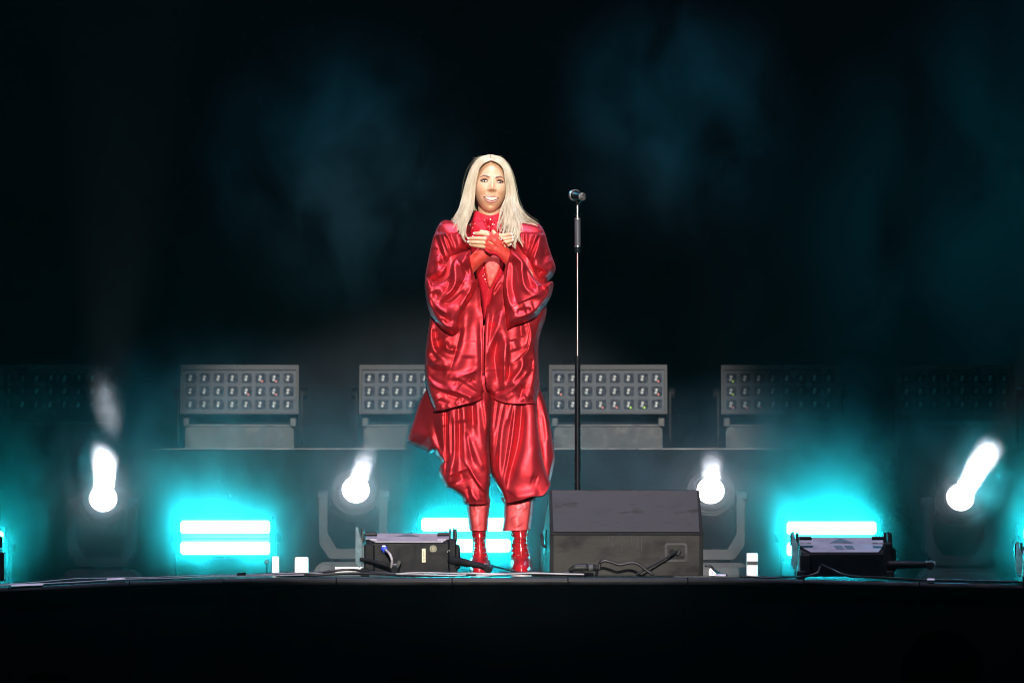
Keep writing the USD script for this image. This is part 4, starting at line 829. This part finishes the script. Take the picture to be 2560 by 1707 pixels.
S_FO_L = [(17, 5, [(1133, 645), (1138, 689), (1136, 714), (1123, 736), (1104, 748)]), (-16, 6, [(1144, 660), (1164, 684), (1152, 714), (1128, 742), (1106, 758)]), (15, 4, [(1126, 656), (1122, 688), (1108, 702), (1090, 702)], 'e'), (-11, 5, [(1124, 700), (1122, 718), (1112, 730)]), (10, 4, [(1082, 724), (1098, 722), (1111, 736)]), (-8, 4, [(1084, 736), (1098, 742)]),
          (18, 6, [(1063, 728), (1080, 762), (1104, 777), (1132, 790)]), (-14, 6, [(1096, 762), (1125, 760), (1145, 745), (1164, 725)]), (12, 4, [(1150, 775), (1166, 747), (1186, 714)]), (-10, 4, [(1160, 770), (1176, 738)]), (12, 6, [(1172, 640), (1160, 655), (1150, 662)]), (9, 3, [(1179, 625), (1180, 655), (1186, 690)]), (-9, 5, [(1172, 665), (1176, 690)]),
          (-10, 3.5, [(1072, 740), (1090, 775), (1118, 800), (1135, 815)]), (14, 4, [(1098, 800), (1120, 818), (1142, 815)]), (10, 4, [(1076, 690), (1074, 712), (1080, 740)]), (-9, 3, [(1078, 700), (1082, 718)]), (6, 4, [(1152, 700), (1166, 705)])]
fo_l = Puff(FO_L, -.13, .16, .12, .042, S_FO_L, wrinkle=1.6, wscale=(30, 30), seed=16)
wear('sleeve', fo_l, M['satin'])
wear('sleeve_lining', Puff([(1177, 620), (1188, 632), (1205, 645), (1214, 652), (1206, 668), (1196, 684), (1190, 690), (1184, 668)], -.12, .10, .06, .03, [(5, 4, [(1190, 636), (1204, 656), (1196, 676)])], seed=17, wrinkle=1.5, cell=.003), M['satin'])
FO_R = [(1271, 617), (1278, 619), (1288, 625), (1300, 634), (1312, 648), (1326, 672), (1340, 696), (1356, 706), (1376, 700), (1384, 702), (1382, 722), (1374, 744), (1360, 764), (1342, 788), (1318, 802), (1292, 810), (1269, 823), (1267, 821), (1264, 796), (1259, 750), (1257, 706), (1261, 668), (1266, 640)]
S_FO_R = [(16, 4.5, [(1276, 622), (1293, 643), (1305, 660), (1308, 699), (1318, 724), (1344, 742)]), (12, 4, [(1266, 646), (1260, 684), (1263, 719), (1272, 758), (1286, 782)]), (-16, 8, [(1277, 636), (1282, 673), (1282, 722), (1296, 762)]), (14, 4, [(1300, 636), (1326, 673), (1341, 704), (1347, 738)]), (-13, 5, [(1312, 664), (1323, 709), (1334, 728)]), (-6, 3, [(1288, 655), (1297, 690), (1300, 712)]),
          (13, 5, [(1293, 764), (1326, 750), (1350, 742)], 'e'), (9, 7, [(1310, 776), (1335, 768)]), (-12, 5, [(1350, 712), (1362, 725), (1366, 745)]), (9, 3, [(1355, 716), (1370, 714), (1380, 712)]), (12, 5, [(1275, 800), (1300, 795), (1335, 780), (1362, 750)]), (-9, 4, [(1290, 780), (1330, 776)]), (6, 3, [(1273, 640), (1280, 655)])]
fo_r = Puff(FO_R, -.15, .17, .12, .042, S_FO_R, wrinkle=1.4, wscale=(30, 30), seed=18)
wear('sleeve', fo_r, M['satin'])

# ---- body: head with a face, neck, torso, arms, hands and legs as one continuous surface
HC = at(1226.5, 472, -.02)                                       # centre of the head


HB, HT = .1085, .119
def half_h(v): return np.where(v < 0, HB, HT)


def base_y(u, v):                                              # the front of the head's ovoid before its features, metres towards the viewer
    a = .0725 - .017 * np.clip(-v / .12, 0, 1) ** 1.4; r = 1 - (u / a) ** 2 - (v / half_h(v)) ** 2
    return .094 * np.clip(r, 0, 1) ** .37


def G(u, v, u0, v0, su, sv): return np.exp(-((u - u0) / su) ** 2 - ((v - v0) / sv) ** 2)


def smile(au, v):                                              # the crease from the wing of the nose round the corner of the mouth
    P_ = np.stack([np.ravel(au), np.ravel(v)], 1); d, _, al = seg_dist(P_, np.array([[.0185, -.0190], [.027, -.031], [.0355, -.044], [.0400, -.056]])); return (-.0030 * np.exp(-(d / .0050) ** 2) * np.sin(np.pi * np.clip(al * .9 + .08, 0, 1))).reshape(np.shape(au))


def feat(u, v):
    au = np.abs(u); f = 0
    f += .0045 * G(au, v, .022, .036, .02, .009) - .0090 * G(au, v, .031, .0185, .017, .010) - .006 * G(u, v, 0, .028, .012, .012)
    t = np.clip((.030 - v) / .048, 0, 1); w = .0066 + .0052 * t
    f += (.005 + .017 * t ** 1.2) * np.exp(-(u / w) ** 2) * np.where(v > -.0205, np.clip((.040 - v) / .012, 0, 1), np.clip((v + .0300) / .0095, 0, 1))
    f += .0055 * G(u, v, 0, -.0150, .0085, .008) + .0062 * G(au, v, .0125, -.0190, .0055, .006) - .003 * G(au, v, .006, -.0235, .004, .003)
    f += .0055 * G(au, v, .038, -.016, .018, .018) + smile(au, v)
    f += .0045 * G(u, v, 0, -.055, .032, .030) - .004 * G(u, v, 0, -.0825, .016, .005) + .0085 * G(u, v, 0, -.101, .018, .012) + .003 * G(u, v, 0, -.034, .004, .006) * -1
    f += .004 * G(u, v, 0, .075, .035, .03) - .004 * G(au, v, .058, .05, .012, .03)
    return f


def face_y(u, v): return base_y(u, v) + feat(u, v)


ROLL, YAW, PITCH = math.radians(3.5), math.radians(4), math.radians(-3)
RM = (trimesh.transformations.rotation_matrix(YAW, [0, 0, 1]) @ trimesh.transformations.rotation_matrix(ROLL, [0, 1, 0]) @ trimesh.transformations.rotation_matrix(PITCH, [1, 0, 0]))[:3, :3]


def pose(P): return np.asarray(P) @ RM.T + HC                  # head space (x right, y away, z up) to the scene


ico = trimesh.creation.icosphere(6, 1.0); D = ico.vertices; v_ = D[:, 2] * np.where(D[:, 2] < 0, HB, HT)
a_ = .0725 - .017 * np.clip(-v_ / .12, 0, 1) ** 1.4; u_ = D[:, 0] * a_
y_ = np.where(D[:, 1] < 0, -.094 * np.abs(D[:, 1]) ** .74 - feat(u_, v_) * np.clip(-D[:, 1] * 3.2, 0, 1), D[:, 1] * (.105 - .03 * np.clip(-D[:, 2], 0, 1)))
head = trimesh.Trimesh(pose(np.stack([u_, y_, v_], 1)), ico.faces, process=False)
Mf = lambda t: manifold3d.Manifold(manifold3d.Mesh(np.asarray(t.vertices, np.float32), np.asarray(t.faces, np.uint32)))
ears = hull_chain([[(pose([s * .069, .004, .012]), .010), (pose([s * .073, .012, .0]), .011), (pose([s * .070, .004, -.024]), .007)] for s in (-1, 1)])
pc = lambda px, py, Y: at(px, py, Y)
neck = hull_chain([[(pose([0, .03, -.06]), .05), (pc(1226, 548, .01), .053), (pc(1224, 580, .02), .07)]])
torso = hull_chain([[(pc(1160, 600, .03), .07), (pc(1290, 600, .03), .07), (pc(1270, 740, .11), .08), (pc(1180, 740, .11), .08), (pc(1160, 600, .03), .07)], [(pc(1225, 600, .02), .1), (pc(1222, 740, .12), .08), (pc(1222, 850, .13), .08)],
                    [(pc(1190, 900, .10), .075), (pc(1185, 1080, .02), .045), (pc(1190, 1200, .03), .035), (pc(1197, 1300, .04), .030), (pc(1199, 1400, .05), .028)], [(pc(1256, 900, .10), .075), (pc(1285, 1080, .02), .045), (pc(1298, 1200, .03), .038), (pc(1302, 1300, .04), .032), (pc(1303, 1400, .05), .028)]])
WA, WB = pc(1268, 642, -.262), pc(1190, 650, -.235)
arms = hull_chain([[(pc(1322, 588, .02), .055), (pc(1340, 700, -.06), .042), (pc(1310, 690, -.17), .038), (WA, .026)], [(pc(1128, 588, .02), .055), (pc(1110, 706, -.06), .042), (pc(1150, 690, -.16), .038), (WB, .026)]])


def hand(wrist, palm, fingers, thumb, r=.0078):
    ch = [[(wrist, .024), (palm[0], .019)], [(wrist, .022), (palm[1], .017)], [(palm[0], .016), (palm[1], .014)]]
    for f in fingers:
        ch.append([(palm[0] * .5 + palm[1] * .5, .014), (f[0], .0100)]); n = len(f) - 1
        ch.append([(p, r * (1.12 - .22 * i / n)) for i, p in enumerate(f)])
    ch.append([(wrist * .45 + palm[0] * .55, .015), (thumb[0], .0115)]); ch.append([(p, .0105 - .0012 * i) for i, p in enumerate(thumb)])
    t = to_tri(hull_chain(ch), .0036, 6); return t


pA = [pc(1236, 602, -.298), pc(1238, 622, -.292)]
FA = [[pc(1221, 588, -.316), pc(1207, 584, -.322), pc(1195, 583.5, -.315), pc(1188, 584, -.306)], [pc(1213, 597, -.322), pc(1197, 596, -.328), pc(1184, 596, -.318), pc(1174, 597, -.306)],
      [pc(1210, 606.5, -.320), pc(1195, 606, -.326), pc(1182, 605.5, -.316), pc(1173.5, 605.5, -.305)], [pc(1210, 616, -.314), pc(1197, 615, -.318), pc(1186, 613.5, -.310), pc(1179, 612.5, -.301)]]
TA = [pc(1232, 592, -.296), pc(1217, 582, -.298), pc(1203, 579.5, -.296)]
pB = [pc(1232, 600, -.262), pc(1236, 618, -.260)]
FB = [[pc(1248, 589, -.290), pc(1258, 588.5, -.296), pc(1268, 587, -.292), pc(1276, 586, -.284)], [pc(1252, 597, -.300), pc(1262, 597.5, -.306), pc(1271, 596, -.300), pc(1279, 594.5, -.290)],
      [pc(1257, 606, -.302), pc(1266, 605.5, -.306), pc(1273, 604, -.300), pc(1279, 602, -.291)], [pc(1262, 614, -.290), pc(1268, 613, -.290), pc(1273, 612, -.286)]]
TB = [pc(1245, 592, -.282), pc(1238, 586, -.282), pc(1233.5, 579.5, -.278)]
handA, handB = hand(WA, pA, FA, TA), hand(WB, pB, FB, TB)
# a pocket for the open mouth
body = manifold3d.Manifold.batch_boolean([Mf(head), ears, neck, torso, arms, Mf(handA), Mf(handB)], manifold3d.OpType.Add)
bt_ = to_tri(body); part(singer, 'body', bt_, M['skin'], smooth=True)
# nails
for F_ in (FA, FB):
    for f in F_:
        d = f[-1] - f[-2]; d /= np.linalg.norm(d); q = trimesh.creation.icosphere(2, 1); q.apply_scale([.0062, .0025, .0046]); part(singer, 'fingernail', mv(q, f[-1] + d * .0045 + [0, -.0052, .001]), M['nail'], smooth=True)
# gloves: sheer red from the knuckles over the wrist into the sleeve
glA = to_tri(hull_chain([[(WA + [.03, .02, -.02], .030), (WA, .0275), (pA[0], .0225)], [(WA, .0265), (pA[1], .0205)], [(pA[0], .0205), (FA[0][0] + [.006, .004, 0], .0125)], [(pA[0], .019), (FA[1][0] + [.006, .004, 0], .0122)], [(pA[1], .0185), (FA[2][0] + [.006, .004, 0], .0122)], [(pA[1], .0185), (FA[3][0] + [.006, .004, 0], .012)],
                         [(FA[0][0] + [.006, .004, 0], .0124), (FA[1][0] + [.006, .004, 0], .0124), (FA[2][0] + [.006, .004, 0], .0122), (FA[3][0] + [.006, .004, 0], .012)]]), .005, 8)
part(singer, 'glove', glA, M['sheer'], smooth=True)
glB = to_tri(hull_chain([[(WB + [-.04, .03, -.04], .031), (WB, .029), (pB[0], .0225)], [(WB, .028), (pB[1], .0215)], [(pB[0], .02), (FB[0][0] - [.008, 0, 0], .0122)], [(pB[1], .02), (FB[2][0] - [.008, 0, 0], .0122), (FB[3][0] - [.008, 0, 0], .011)]]), .005, 8)
part(singer, 'glove', glB, M['sheer'], smooth=True)
part(singer, 'glove_edge', tube([FA[3][0] + [.004, -.004, -.012], (pA[1] + FA[3][0]) / 2 + [0, -.012, -.021], pA[1] + [.008, -.006, -.024], WA + [-.01, -.012, -.026]], .0045, 8), M['bodice'], smooth=True)


# face pieces: each a small patch that follows the face
def patch(top, bot, off, n=22, m=6, bulge=0.0):
    """Between an upper and a lower curve in face coordinates (u, v), off metres proud of the skin."""
    lift = lambda P: [(a, b + (.0050 * (abs(a) / .0345) ** 2 if b < -.035 else 0)) for a, b in P]
    t = np.linspace(0, 1, n); A, B = spline(lift(top), 8), spline(lift(bot), 8)
    A = np.stack([np.interp(t, np.linspace(0, 1, len(A)), A[:, i]) for i in (0, 1)], 1); B = np.stack([np.interp(t, np.linspace(0, 1, len(B)), B[:, i]) for i in (0, 1)], 1); V = []
    for layer in (1, 0):
        for j in range(m + 1):
            s = j / m; C = A * (1 - s) + B * s; o = (off + bulge * math.sin(math.pi * s) * np.sin(np.pi * t) ** .5) if layer else np.full(n, off - .003)
            V.append(np.stack([C[:, 0], -face_y(C[:, 0], C[:, 1]) - o, C[:, 1]], 1))
    V = np.vstack(V); f = []; N = (m + 1) * n
    for j in range(m):
        for i in range(n - 1): a = j * n + i; f += [[a, a + n, a + n + 1], [a, a + n + 1, a + 1], [N + a, N + a + n + 1, N + a + n], [N + a, N + a + 1, N + a + n + 1]]
    for i in range(n - 1): a = i; b = m * n + i; f += [[a, a + 1, N + a + 1], [a, N + a + 1, N + a], [b, N + b + 1, b + 1], [b, N + b, N + b + 1]]
    for j in range(m): a = j * n; b = a + n - 1; f += [[a, N + a + n, a + n], [a, N + a, N + a + n], [b, b + n, N + b + n], [b, N + b + n, N + b]]
    return trimesh.Trimesh(pose(V), f, process=False)


for s in (-1, 1):
    q = lambda pts: [(s * a, b) for a, b in (pts if s > 0 else pts)]
    eye = part(singer, 'eye', patch(q([(.0205, .0168), (.026, .0208), (.034, .0210), (.0425, .0178)]), q([(.0205, .0164), (.027, .0142), (.035, .0143), (.0425, .0174)]), .0036, bulge=.0022), M['eye_white'], smooth=True)
    part(eye, 'iris', mv(lathe([(0, 0), (.0050, 0), (.0048, .0006), (0, .0010)], (0, 0, 0), (.04, -1, .02), 20), pose([s * .0312 + .0012, -face_y(s * .0312, .0176) - .0056, .0178])), M['iris'], smooth=True)
    part(eye, 'glint', mv(trimesh.creation.icosphere(1, .0008), pose([s * .0312 + .0022, -face_y(s * .0312, .0178) - .0070, .0190])), M['eye_white'], smooth=True)
    part(singer, 'eyelash', patch(q([(.0190, .0176), (.026, .0238), (.036, .0246), (.0510, .0218)]), q([(.0195, .0162), (.026, .0200), (.035, .0202), (.0470, .0176)]), .0046, bulge=.001), M['lash'], smooth=True)
    part(singer, 'eyelash', patch(q([(.024, .0150), (.034, .0146), (.0455, .0172)]), q([(.024, .0136), (.034, .0128), (.0475, .0164)]), .0036), M['lash'], smooth=True)
    part(singer, 'eye_shadow', patch(q([(.0175, .0225), (.027, .0290), (.037, .0300), (.0500, .0255)]), q([(.0190, .0172), (.026, .0225), (.036, .0232), (.0490, .0205)]), .0006), M['eye_shadow'], smooth=True)
    part(singer, 'eyebrow', patch(q([(.0125, .0368), (.016, .0392), (.026, .0420), (.037, .0440), (.0535, .0352)]), q([(.0125, .0325), (.016, .0312), (.026, .0345), (.037, .0375), (.0545, .0340)]), .0006, bulge=.0006), M['brow'], smooth=True)
for s in (-1, 1): part(singer, 'nostril', patch([(s * .0035, -.0240), (s * .0065, -.0228), (s * .0100, -.0238)], [(s * .0035, -.0252), (s * .0068, -.0262), (s * .0100, -.0250)], .0004, 8, 3), M['eye_shadow'], smooth=True)
part(singer, 'mouth', patch([(-.0315, -0.0527), (-.018, -0.0505), (0, -0.0497), (.018, -0.0505), (.0315, -0.0527)], [(-.0315, -0.0535), (-.018, -0.0640), (0, -0.0675), (.018, -0.0640), (.0315, -0.0535)], .0008), M['gum'], smooth=True)
tt = np.linspace(-.0255, .0255, 11)
for a, b in zip(tt, tt[1:]):                                    # ten upper teeth
    w0, w1 = a + .00008, b - .00008; lo = lambda w: -.0635 + .0075 * (abs(w) / .0255) ** 2
    part(singer, 'tooth', patch([(w0, -0.0510), (w1, -0.0510)], [(w0, lo(w0)), (w1, lo(w1))], .0018, 4, 3, .0008), M['teeth'], smooth=True)
part(singer, 'upper_lip', patch([(-.0345, -0.0517), (-.02, -0.0467), (-.006, -0.0440), (0, -0.0450), (.006, -0.0440), (.02, -0.0467), (.0345, -0.0517)], [(-.0345, -0.0527), (-.018, -0.0513), (0, -0.0509), (.018, -0.0513), (.0345, -0.0527)], .0022, bulge=.0022), M['lip'], smooth=True)
part(singer, 'lower_lip', patch([(-.0345, -0.0527), (-.02, -0.0625), (0, -0.0660), (.02, -0.0625), (.0345, -0.0527)], [(-.0345, -0.0535), (-.021, -0.0690), (0, -0.0750), (.021, -0.0690), (.0345, -0.0535)], .0022, bulge=.0030), M['lip'], smooth=True)

# ---- sequins on collar, bodice and gloves
sq, sc_ = [], []
def sprinkle(n, fx, fy, surf, wid):
    for _ in range(n):
        t = rng.random(); px = np.interp(t, np.linspace(0, 1, len(fx)), fx) + rng.normal(0, wid); py = np.interp(t, np.linspace(0, 1, len(fy)), fy) + rng.normal(0, 1.5)
        x, _, z = at(px, py, -.16); y = min(s_.front(x, z)[0] for s_ in surf)
        q = trimesh.creation.icosphere(0, rng.uniform(.0016, .0034)); q.apply_transform(trimesh.transformations.random_rotation_matrix(rng.random(3))); (sc_ if rng.random() < .05 else sq).append(mv(q, (x, y - .0015, z)))
sprinkle(210, [1224, 1222, 1226, 1220], [548, 560, 575, 598], [bod, col], 7); sprinkle(190, [1212, 1214, 1217, 1221, 1222], [648, 665, 680, 695, 712], [bod], 6)
sprinkle(40, [1184, 1182], [550, 590], [bod, col], 3)
for t in np.linspace(0, 1, 26): q = trimesh.creation.icosphere(0, .0026); sq.append(mv(q, pc(1250 + 18 * t, 594 + 20 * t, -.318 + .006 * t) + rng.normal(0, .0015, 3)))
part(singer, 'sequins', cat_(sq), M['sequin'], smooth=False, kind='stuff')
part(singer, 'clear_sequins', cat_(sc_ + [mv(trimesh.creation.icosphere(1, .0035), pc(1226, 549, -.127)), mv(trimesh.creation.icosphere(1, .003), pc(1253, 599, -.325))]), M['sequin_clear'], smooth=False, kind='stuff')

# ---- hair: a sheet under strands, both laid between guide locks
g3 = lambda pts: np.array([at(a, b, y) for a, b, y in pts])
GUIDE = {
    'fl': g3([(1226, 400, -.096), (1209, 408, -.102), (1198, 422, -.100), (1192, 445, -.100), (1187, 470, -.098), (1184, 492, -.100), (1180, 515, -.115), (1173, 540, -.145), (1166, 562, -.180), (1161, 582, -.205), (1166, 598, -.220), (1175, 606, -.235)]),
    'ml': g3([(1225, 389, -.050), (1205, 397, -.062), (1188, 418, -.066), (1178, 445, -.064), (1171, 475, -.062), (1167, 502, -.070), (1160, 525, -.110), (1153, 545, -.150), (1148, 560, -.175), (1143, 572, -.19)]),
    'ol': g3([(1225, 388, -.010), (1203, 395, -.015), (1184, 416, -.010), (1173, 444, -.005), (1166, 472, .0), (1161, 498, .0), (1155, 520, -.025), (1146, 538, -.07), (1136, 551, -.11)]),
    'bl': g3([(1226, 388, .04), (1202, 397, .06), (1186, 430, .08), (1178, 480, .09), (1174, 530, .09), (1170, 570, .09)]),
    'bm': g3([(1227, 389, .06), (1227, 410, .1), (1227, 450, .115), (1227, 500, .11), (1226, 550, .1), (1226, 590, .1)]),
    'br': g3([(1228, 388, .04), (1252, 397, .06), (1268, 430, .08), (1276, 480, .09), (1280, 530, .09), (1284, 570, .09)]),
    'or': g3([(1229, 388, -.010), (1252, 396, -.015), (1270, 418, -.010), (1280, 448, -.005), (1286, 480, .0), (1291, 508, -.005), (1302, 530, -.04), (1320, 548, -.085), (1344, 561, -.12)]),
    'mr': g3([(1229, 389, -.050), (1250, 397, -.062), (1267, 420, -.066), (1275, 450, -.064), (1280, 480, -.062), (1281, 508, -.080), (1284, 535, -.130), (1291, 562, -.185), (1292, 590, -.22), (1286, 610, -.235), (1291, 625, -.24)]),
    'fr': g3([(1228, 400, -.096), (1246, 408, -.102), (1258, 422, -.100), (1263, 446, -.100), (1266, 472, -.098), (1264, 494, -.105), (1258, 516, -.125), (1253, 540, -.155), (1249, 560, -.195), (1246, 578, -.225)])}
NP = 22
res = lambda g: np.stack([np.interp(np.linspace(0, 1, NP), np.linspace(0, 1, len(spline(g, 6))), spline(g, 6)[:, i]) for i in range(3)], 1)
GUIDE = {k: res(v) for k, v in GUIDE.items()}
CH = [('fl', 'ml'), ('ml', 'ol'), ('ol', 'bl'), ('bl', 'bm'), ('bm', 'br'), ('br', 'or'), ('or', 'mr'), ('mr', 'fr')]


def lock(a, b, t, lift=.0):
    P = GUIDE[a] * (1 - t) + GUIDE[b] * t
    ctr = np.array([HC[0], .01, 0]); out = (P - ctr) * [1, 1, 0]; out /= np.linalg.norm(out, axis=1, keepdims=True) + 1e-9
    s = np.linspace(0, 1, NP)[:, None]; return P + out * (lift + .004 * 4 * t * (1 - t)) * np.minimum(1, s * 5)


V, Fq, nl = [], [], 0; cols = []
for a, b in CH:
    for t in np.linspace(0, 1, 13)[:-1]: cols.append(lock(a, b, t, -.004 + .0022 * math.sin(t * 19 + len(cols))))
cols.append(lock('mr', 'fr', 1.0, -.004)); V = np.vstack(cols)
for i in range(len(cols) - 1):
    for j in range(NP - 5 - (i * 7) % 3): p = i * NP + j; Fq += [[p, p + NP, p + NP + 1], [p, p + NP + 1, p + 1]]
hs = trimesh.Trimesh(V, Fq, process=False); hs.remove_unreferenced_vertices(); hair = part(singer, 'hair', hs, M['hair_under'], smooth=True)
pts, cnt, wid = [], [], []
WEIGHT = [1000, 900, 460, 220, 220, 460, 1000, 1000]
for (a, b), n in zip(CH, WEIGHT):
    clump = np.sort(rng.random(44))
    for _ in range(n):
        t = rng.random(); c = clump[np.argmin(np.abs(clump - t))]; P0, P1 = lock(a, b, t, .001), lock(a, b, c, .002); s = np.linspace(0, 1, NP)[:, None]
        P = P0 * (1 - .85 * s) + P1 * .85 * s
        ph = c * 40; amp = .012 * s ** 1.3; P = P + amp * np.hstack([np.sin(s * 8 + ph * 3), np.cos(s * 7 + ph) * .8, .4 * np.sin(s * 8 + ph)]) + rng.normal(0, .0030, 3) * s * (1 - .6 * s) + rng.normal(0, .0008, 3)
        L = rng.uniform(.62, 1.0) ** .8 + .08 * math.sin(ph * 2.3); q = spline(P, 2); m_ = int(len(q) * min(1, L)); q = q[:m_]; pts.append(q); cnt.append(len(q)); wid.append(np.linspace(.0017, .0005, len(q)) * rng.uniform(.7, 1.2))
for _ in range(60):                                           # flyaway strands
    a, b = CH[rng.integers(0, 8)] if rng.random() < .4 else [('ml', 'ol'), ('or', 'mr'), ('ol', 'bl'), ('br', 'or')][rng.integers(0, 4)]
    P = lock(a, b, rng.random(), .003); s = np.linspace(0, 1, NP)[:, None]; d = rng.normal(0, 1, 3) * [1, .5, .6]; k1, k2 = rng.uniform(0, 6, 2)
    P = P + s ** 2 * d * rng.uniform(.004, .020) + .006 * s * np.hstack([np.sin(s * 8 + k1), 0 * s, np.cos(s * 6 + k2)]) + (1 - s) * s * d * .03; m_ = int(NP * rng.uniform(.5, 1)); pts.append(P[:m_]); cnt.append(m_); wid.append(np.full(m_, .0004))
for _ in range(12):                                            # short hairs standing off the crown
    x = rng.normal(0, .03); p0 = np.array([HC[0] + x, rng.uniform(-.05, .05), at(0, 391 + abs(x) * 150, 0)[2]]); d = np.array([np.sign(x) * rng.uniform(.02, .06), rng.uniform(-.02, .02), rng.uniform(-.004, .016)])
    s = np.linspace(0, 1, 8)[:, None]; pts.append(p0 + d * s + [0, 0, -.010] * s ** 2); cnt.append(8); wid.append(np.full(8, .0004))
cv = UsdGeom.BasisCurves.Define(stage, str(hair.GetPath()) + '/strands'); cv.CreateTypeAttr('linear')
cv.CreatePointsAttr(Vt.Vec3fArray.FromNumpy(np.vstack(pts).astype(np.float32))); cv.CreateCurveVertexCountsAttr(Vt.IntArray.FromNumpy(np.array(cnt, np.int32)))
cv.CreateWidthsAttr(Vt.FloatArray.FromNumpy(np.concatenate(wid).astype(np.float32))); cv.SetWidthsInterpolation('vertex')
UsdShade.MaterialBindingAPI.Apply(cv.GetPrim()).Bind(M['hair']); tag(cv.GetPrim(), kind='stuff')

# ---- dark onlookers in the pit, seen from behind
def onlooker(label, px, top, Y, w):
    x, _, zt = at(px, top, Y); t = thing('person', label, 'person', (x, Y, PIT), 0, 'dark onlookers in the pit'); h = zt - PIT; s = h / 1.74
    J = lambda *c: [((a * s, b * s, c_ * s), r * s) for a, b, c_, r in c]
    b_ = hull_chain([J((0, .01, 1.62, .095), (0, .015, 1.56, .085)), J((0, .02, 1.52, .055), (0, .02, 1.40, .062)), J((-.16, .02, 1.38, .06), (.16, .02, 1.38, .06)), J((-.13, .02, 1.33, .08), (.13, .02, 1.33, .08), (.10, .02, 1.0, .1), (-.10, .02, 1.0, .1), (-.13, .02, 1.33, .08)), J((-.1, .02, .95, .1), (-.1, 0, .5, .062), (-.1, .03, .09, .045), (-.1, -.1, .04, .038)), J((.1, .02, .95, .1), (.1, 0, .5, .062), (.1, .03, .09, .045), (.1, -.1, .04, .038)),
                     J((-.19, .02, 1.36, .055), (-.23, .03, 1.08, .044), (-.22, .08, .84, .03), (-.22, .1, .76, .026)), J((.19, .02, 1.36, .055), (.23, .03, 1.08, .044), (.22, .08, .84, .03), (.22, .1, .76, .026))])
    part(t, 'body', to_tri(b_, .03, 5), M['onlooker'], smooth=True)
    part(t, 'hair', to_tri(hull_chain([J((0, .01, 1.635, .105), (0, -.02, 1.53, .085))]), .02, 3), M['onlooker'], smooth=True)


onlooker('dark head of an onlooker at the bottom right, below the right strobe', 2356, 1572, -6.6, .2)
onlooker('dark head of an onlooker just rising over the bottom edge left of centre', 1008, 1690, -6.0, .2)
onlooker('dark head of an onlooker at the bottom edge in the left corner', 120, 1676, -6.3, .2)
HAZE = .0005
# px, py, depth, radii, density, noise scale
SMOKE = [(563, 1220, 2.1, (1.35, .75, .85), 1.0, 2.4), (1150, 1220, 2.15, (1.2, .75, .8), 1.0, 2.4), (2110, 1230, 2.1, (1.35, .75, .70), 1.1, 2.4), (1650, 1260, 2.2, (1.3, .7, .7), .9, 2.0), (60, 1260, 2.1, (1.0, .7, .75), .95, 2.0), (2640, 1260, 2.0, (.9, .65, .65), .95, 2.0), (1280, 1300, 2.2, (4.4, .7, .8), .6, 1.6),
         (2480, 760, 5.6, (1.9, .8, 1.9), .45, 1.4), (860, 430, 1.7, (.8, .7, .85), .22, 3.0), (1680, 300, 1.9, (.8, .7, .75), .20, 3.0), (300, 900, 5.6, (1.6, .7, 1.2), .2, 1.6)]
# head, distance along its beam, radii, density, noise scale
BEAM_SMOKE = [(0, .46, (.125, .74, .25), 1.5, 13.0), (0, 1.65, (.085, .85, .22), .06, 15.0), (1, .07, (.055, .16, .08), 2.2, 16.0), (2, .08, (.055, .16, .08), 1.8, 16.0), (3, .50, (.16, .76, .27), 1.6, 13.0)]
# ------------------------------------------------------------------ haze and drifting smoke
haze = usdkit.material(stage, '/World/Looks/haze', {'v': ('principled_volume', {'color': (.9, .95, 1.0), 'density': HAZE, 'anisotropy': .75})}, volume='v.volume')
struct('haze', bx(-27, 27, -27, 27, PIT - 1, 6.2), haze, 'stuff')


def smoke(name, mesh, label_scale, lo, hi, dens, seed, stretch=(1, 1, 1), detail=4.0, distort=.8, fall=None):
    """A cloud of smoke: noise density inside a closed shell, fading towards the shell's ends."""
    nodes = {'g': ('geometry', {}), 'm': ('mapping', {'scale': stretch, 'location': (seed * 3.7, seed * 1.3, seed * 2.1)}), 'n': ('noise_texture', {'scale': label_scale, 'detail': detail, 'roughness': .58, 'distortion': distort}),
             'r': ('map_range', {'from_min': lo, 'from_max': hi, 'to_min': 0.0, 'to_max': dens, 'range_type': 'smoothstep'}), 'v': ('principled_volume', {'color': (.92, .95, 1.0), 'anisotropy': .68})}
    links = [('g.position', 'm.vector'), ('m.vector', 'n.vector'), ('n.fac', 'r.value')]
    if fall:                                                 # fades with distance from a centre, as a spheroid
        c, rad = fall
        nodes.update({'fm': ('mapping', {'mapping_type': 'point', 'location': tuple(-np.array(c) / np.array(rad)), 'scale': tuple(1 / np.array(rad))}), 'fl': ('vector_math', {'math_type': 'length'}),
                      'fr': ('map_range', {'from_min': 0.15, 'from_max': 1.0, 'to_min': 1.0, 'to_max': 0.0, 'range_type': 'smoothstep'}), 'mu': ('math', {'math_type': 'multiply'})})
        links += [('g.position', 'fm.vector'), ('fm.vector', 'fl.vector1'), ('fl.value', 'fr.value'), ('r.result', 'mu.value1'), ('fr.result', 'mu.value2'), ('mu.value', 'v.density')]
    else: links += [('r.result', 'v.density')]
    m = usdkit.material(stage, numbered('/World/Looks', name + '_look'), nodes, links, volume='v.volume')
    struct(name, mesh, m, 'stuff', smooth=True)


def ball(c, r): s = trimesh.creation.icosphere(3, 1.0); s.apply_scale(r); s.apply_translation(c); return s


for k, (px, py, Y, r, d, sc) in enumerate(SMOKE):
    c = at(px, py, Y); smoke('smoke', ball(c, r), sc, .38, .72, d, k + 1, (1, 1, .75), fall=(c, r))
for k, (h, t, r, d, sc) in enumerate(BEAM_SMOKE):            # smoke hanging in the beams of the moving heads
    o, dr = HEADS[h]; c = o + dr * t; smoke('smoke', ball(c, r), sc, .34, .70, d, k + 31, (1, .6, 1), fall=(c, r))
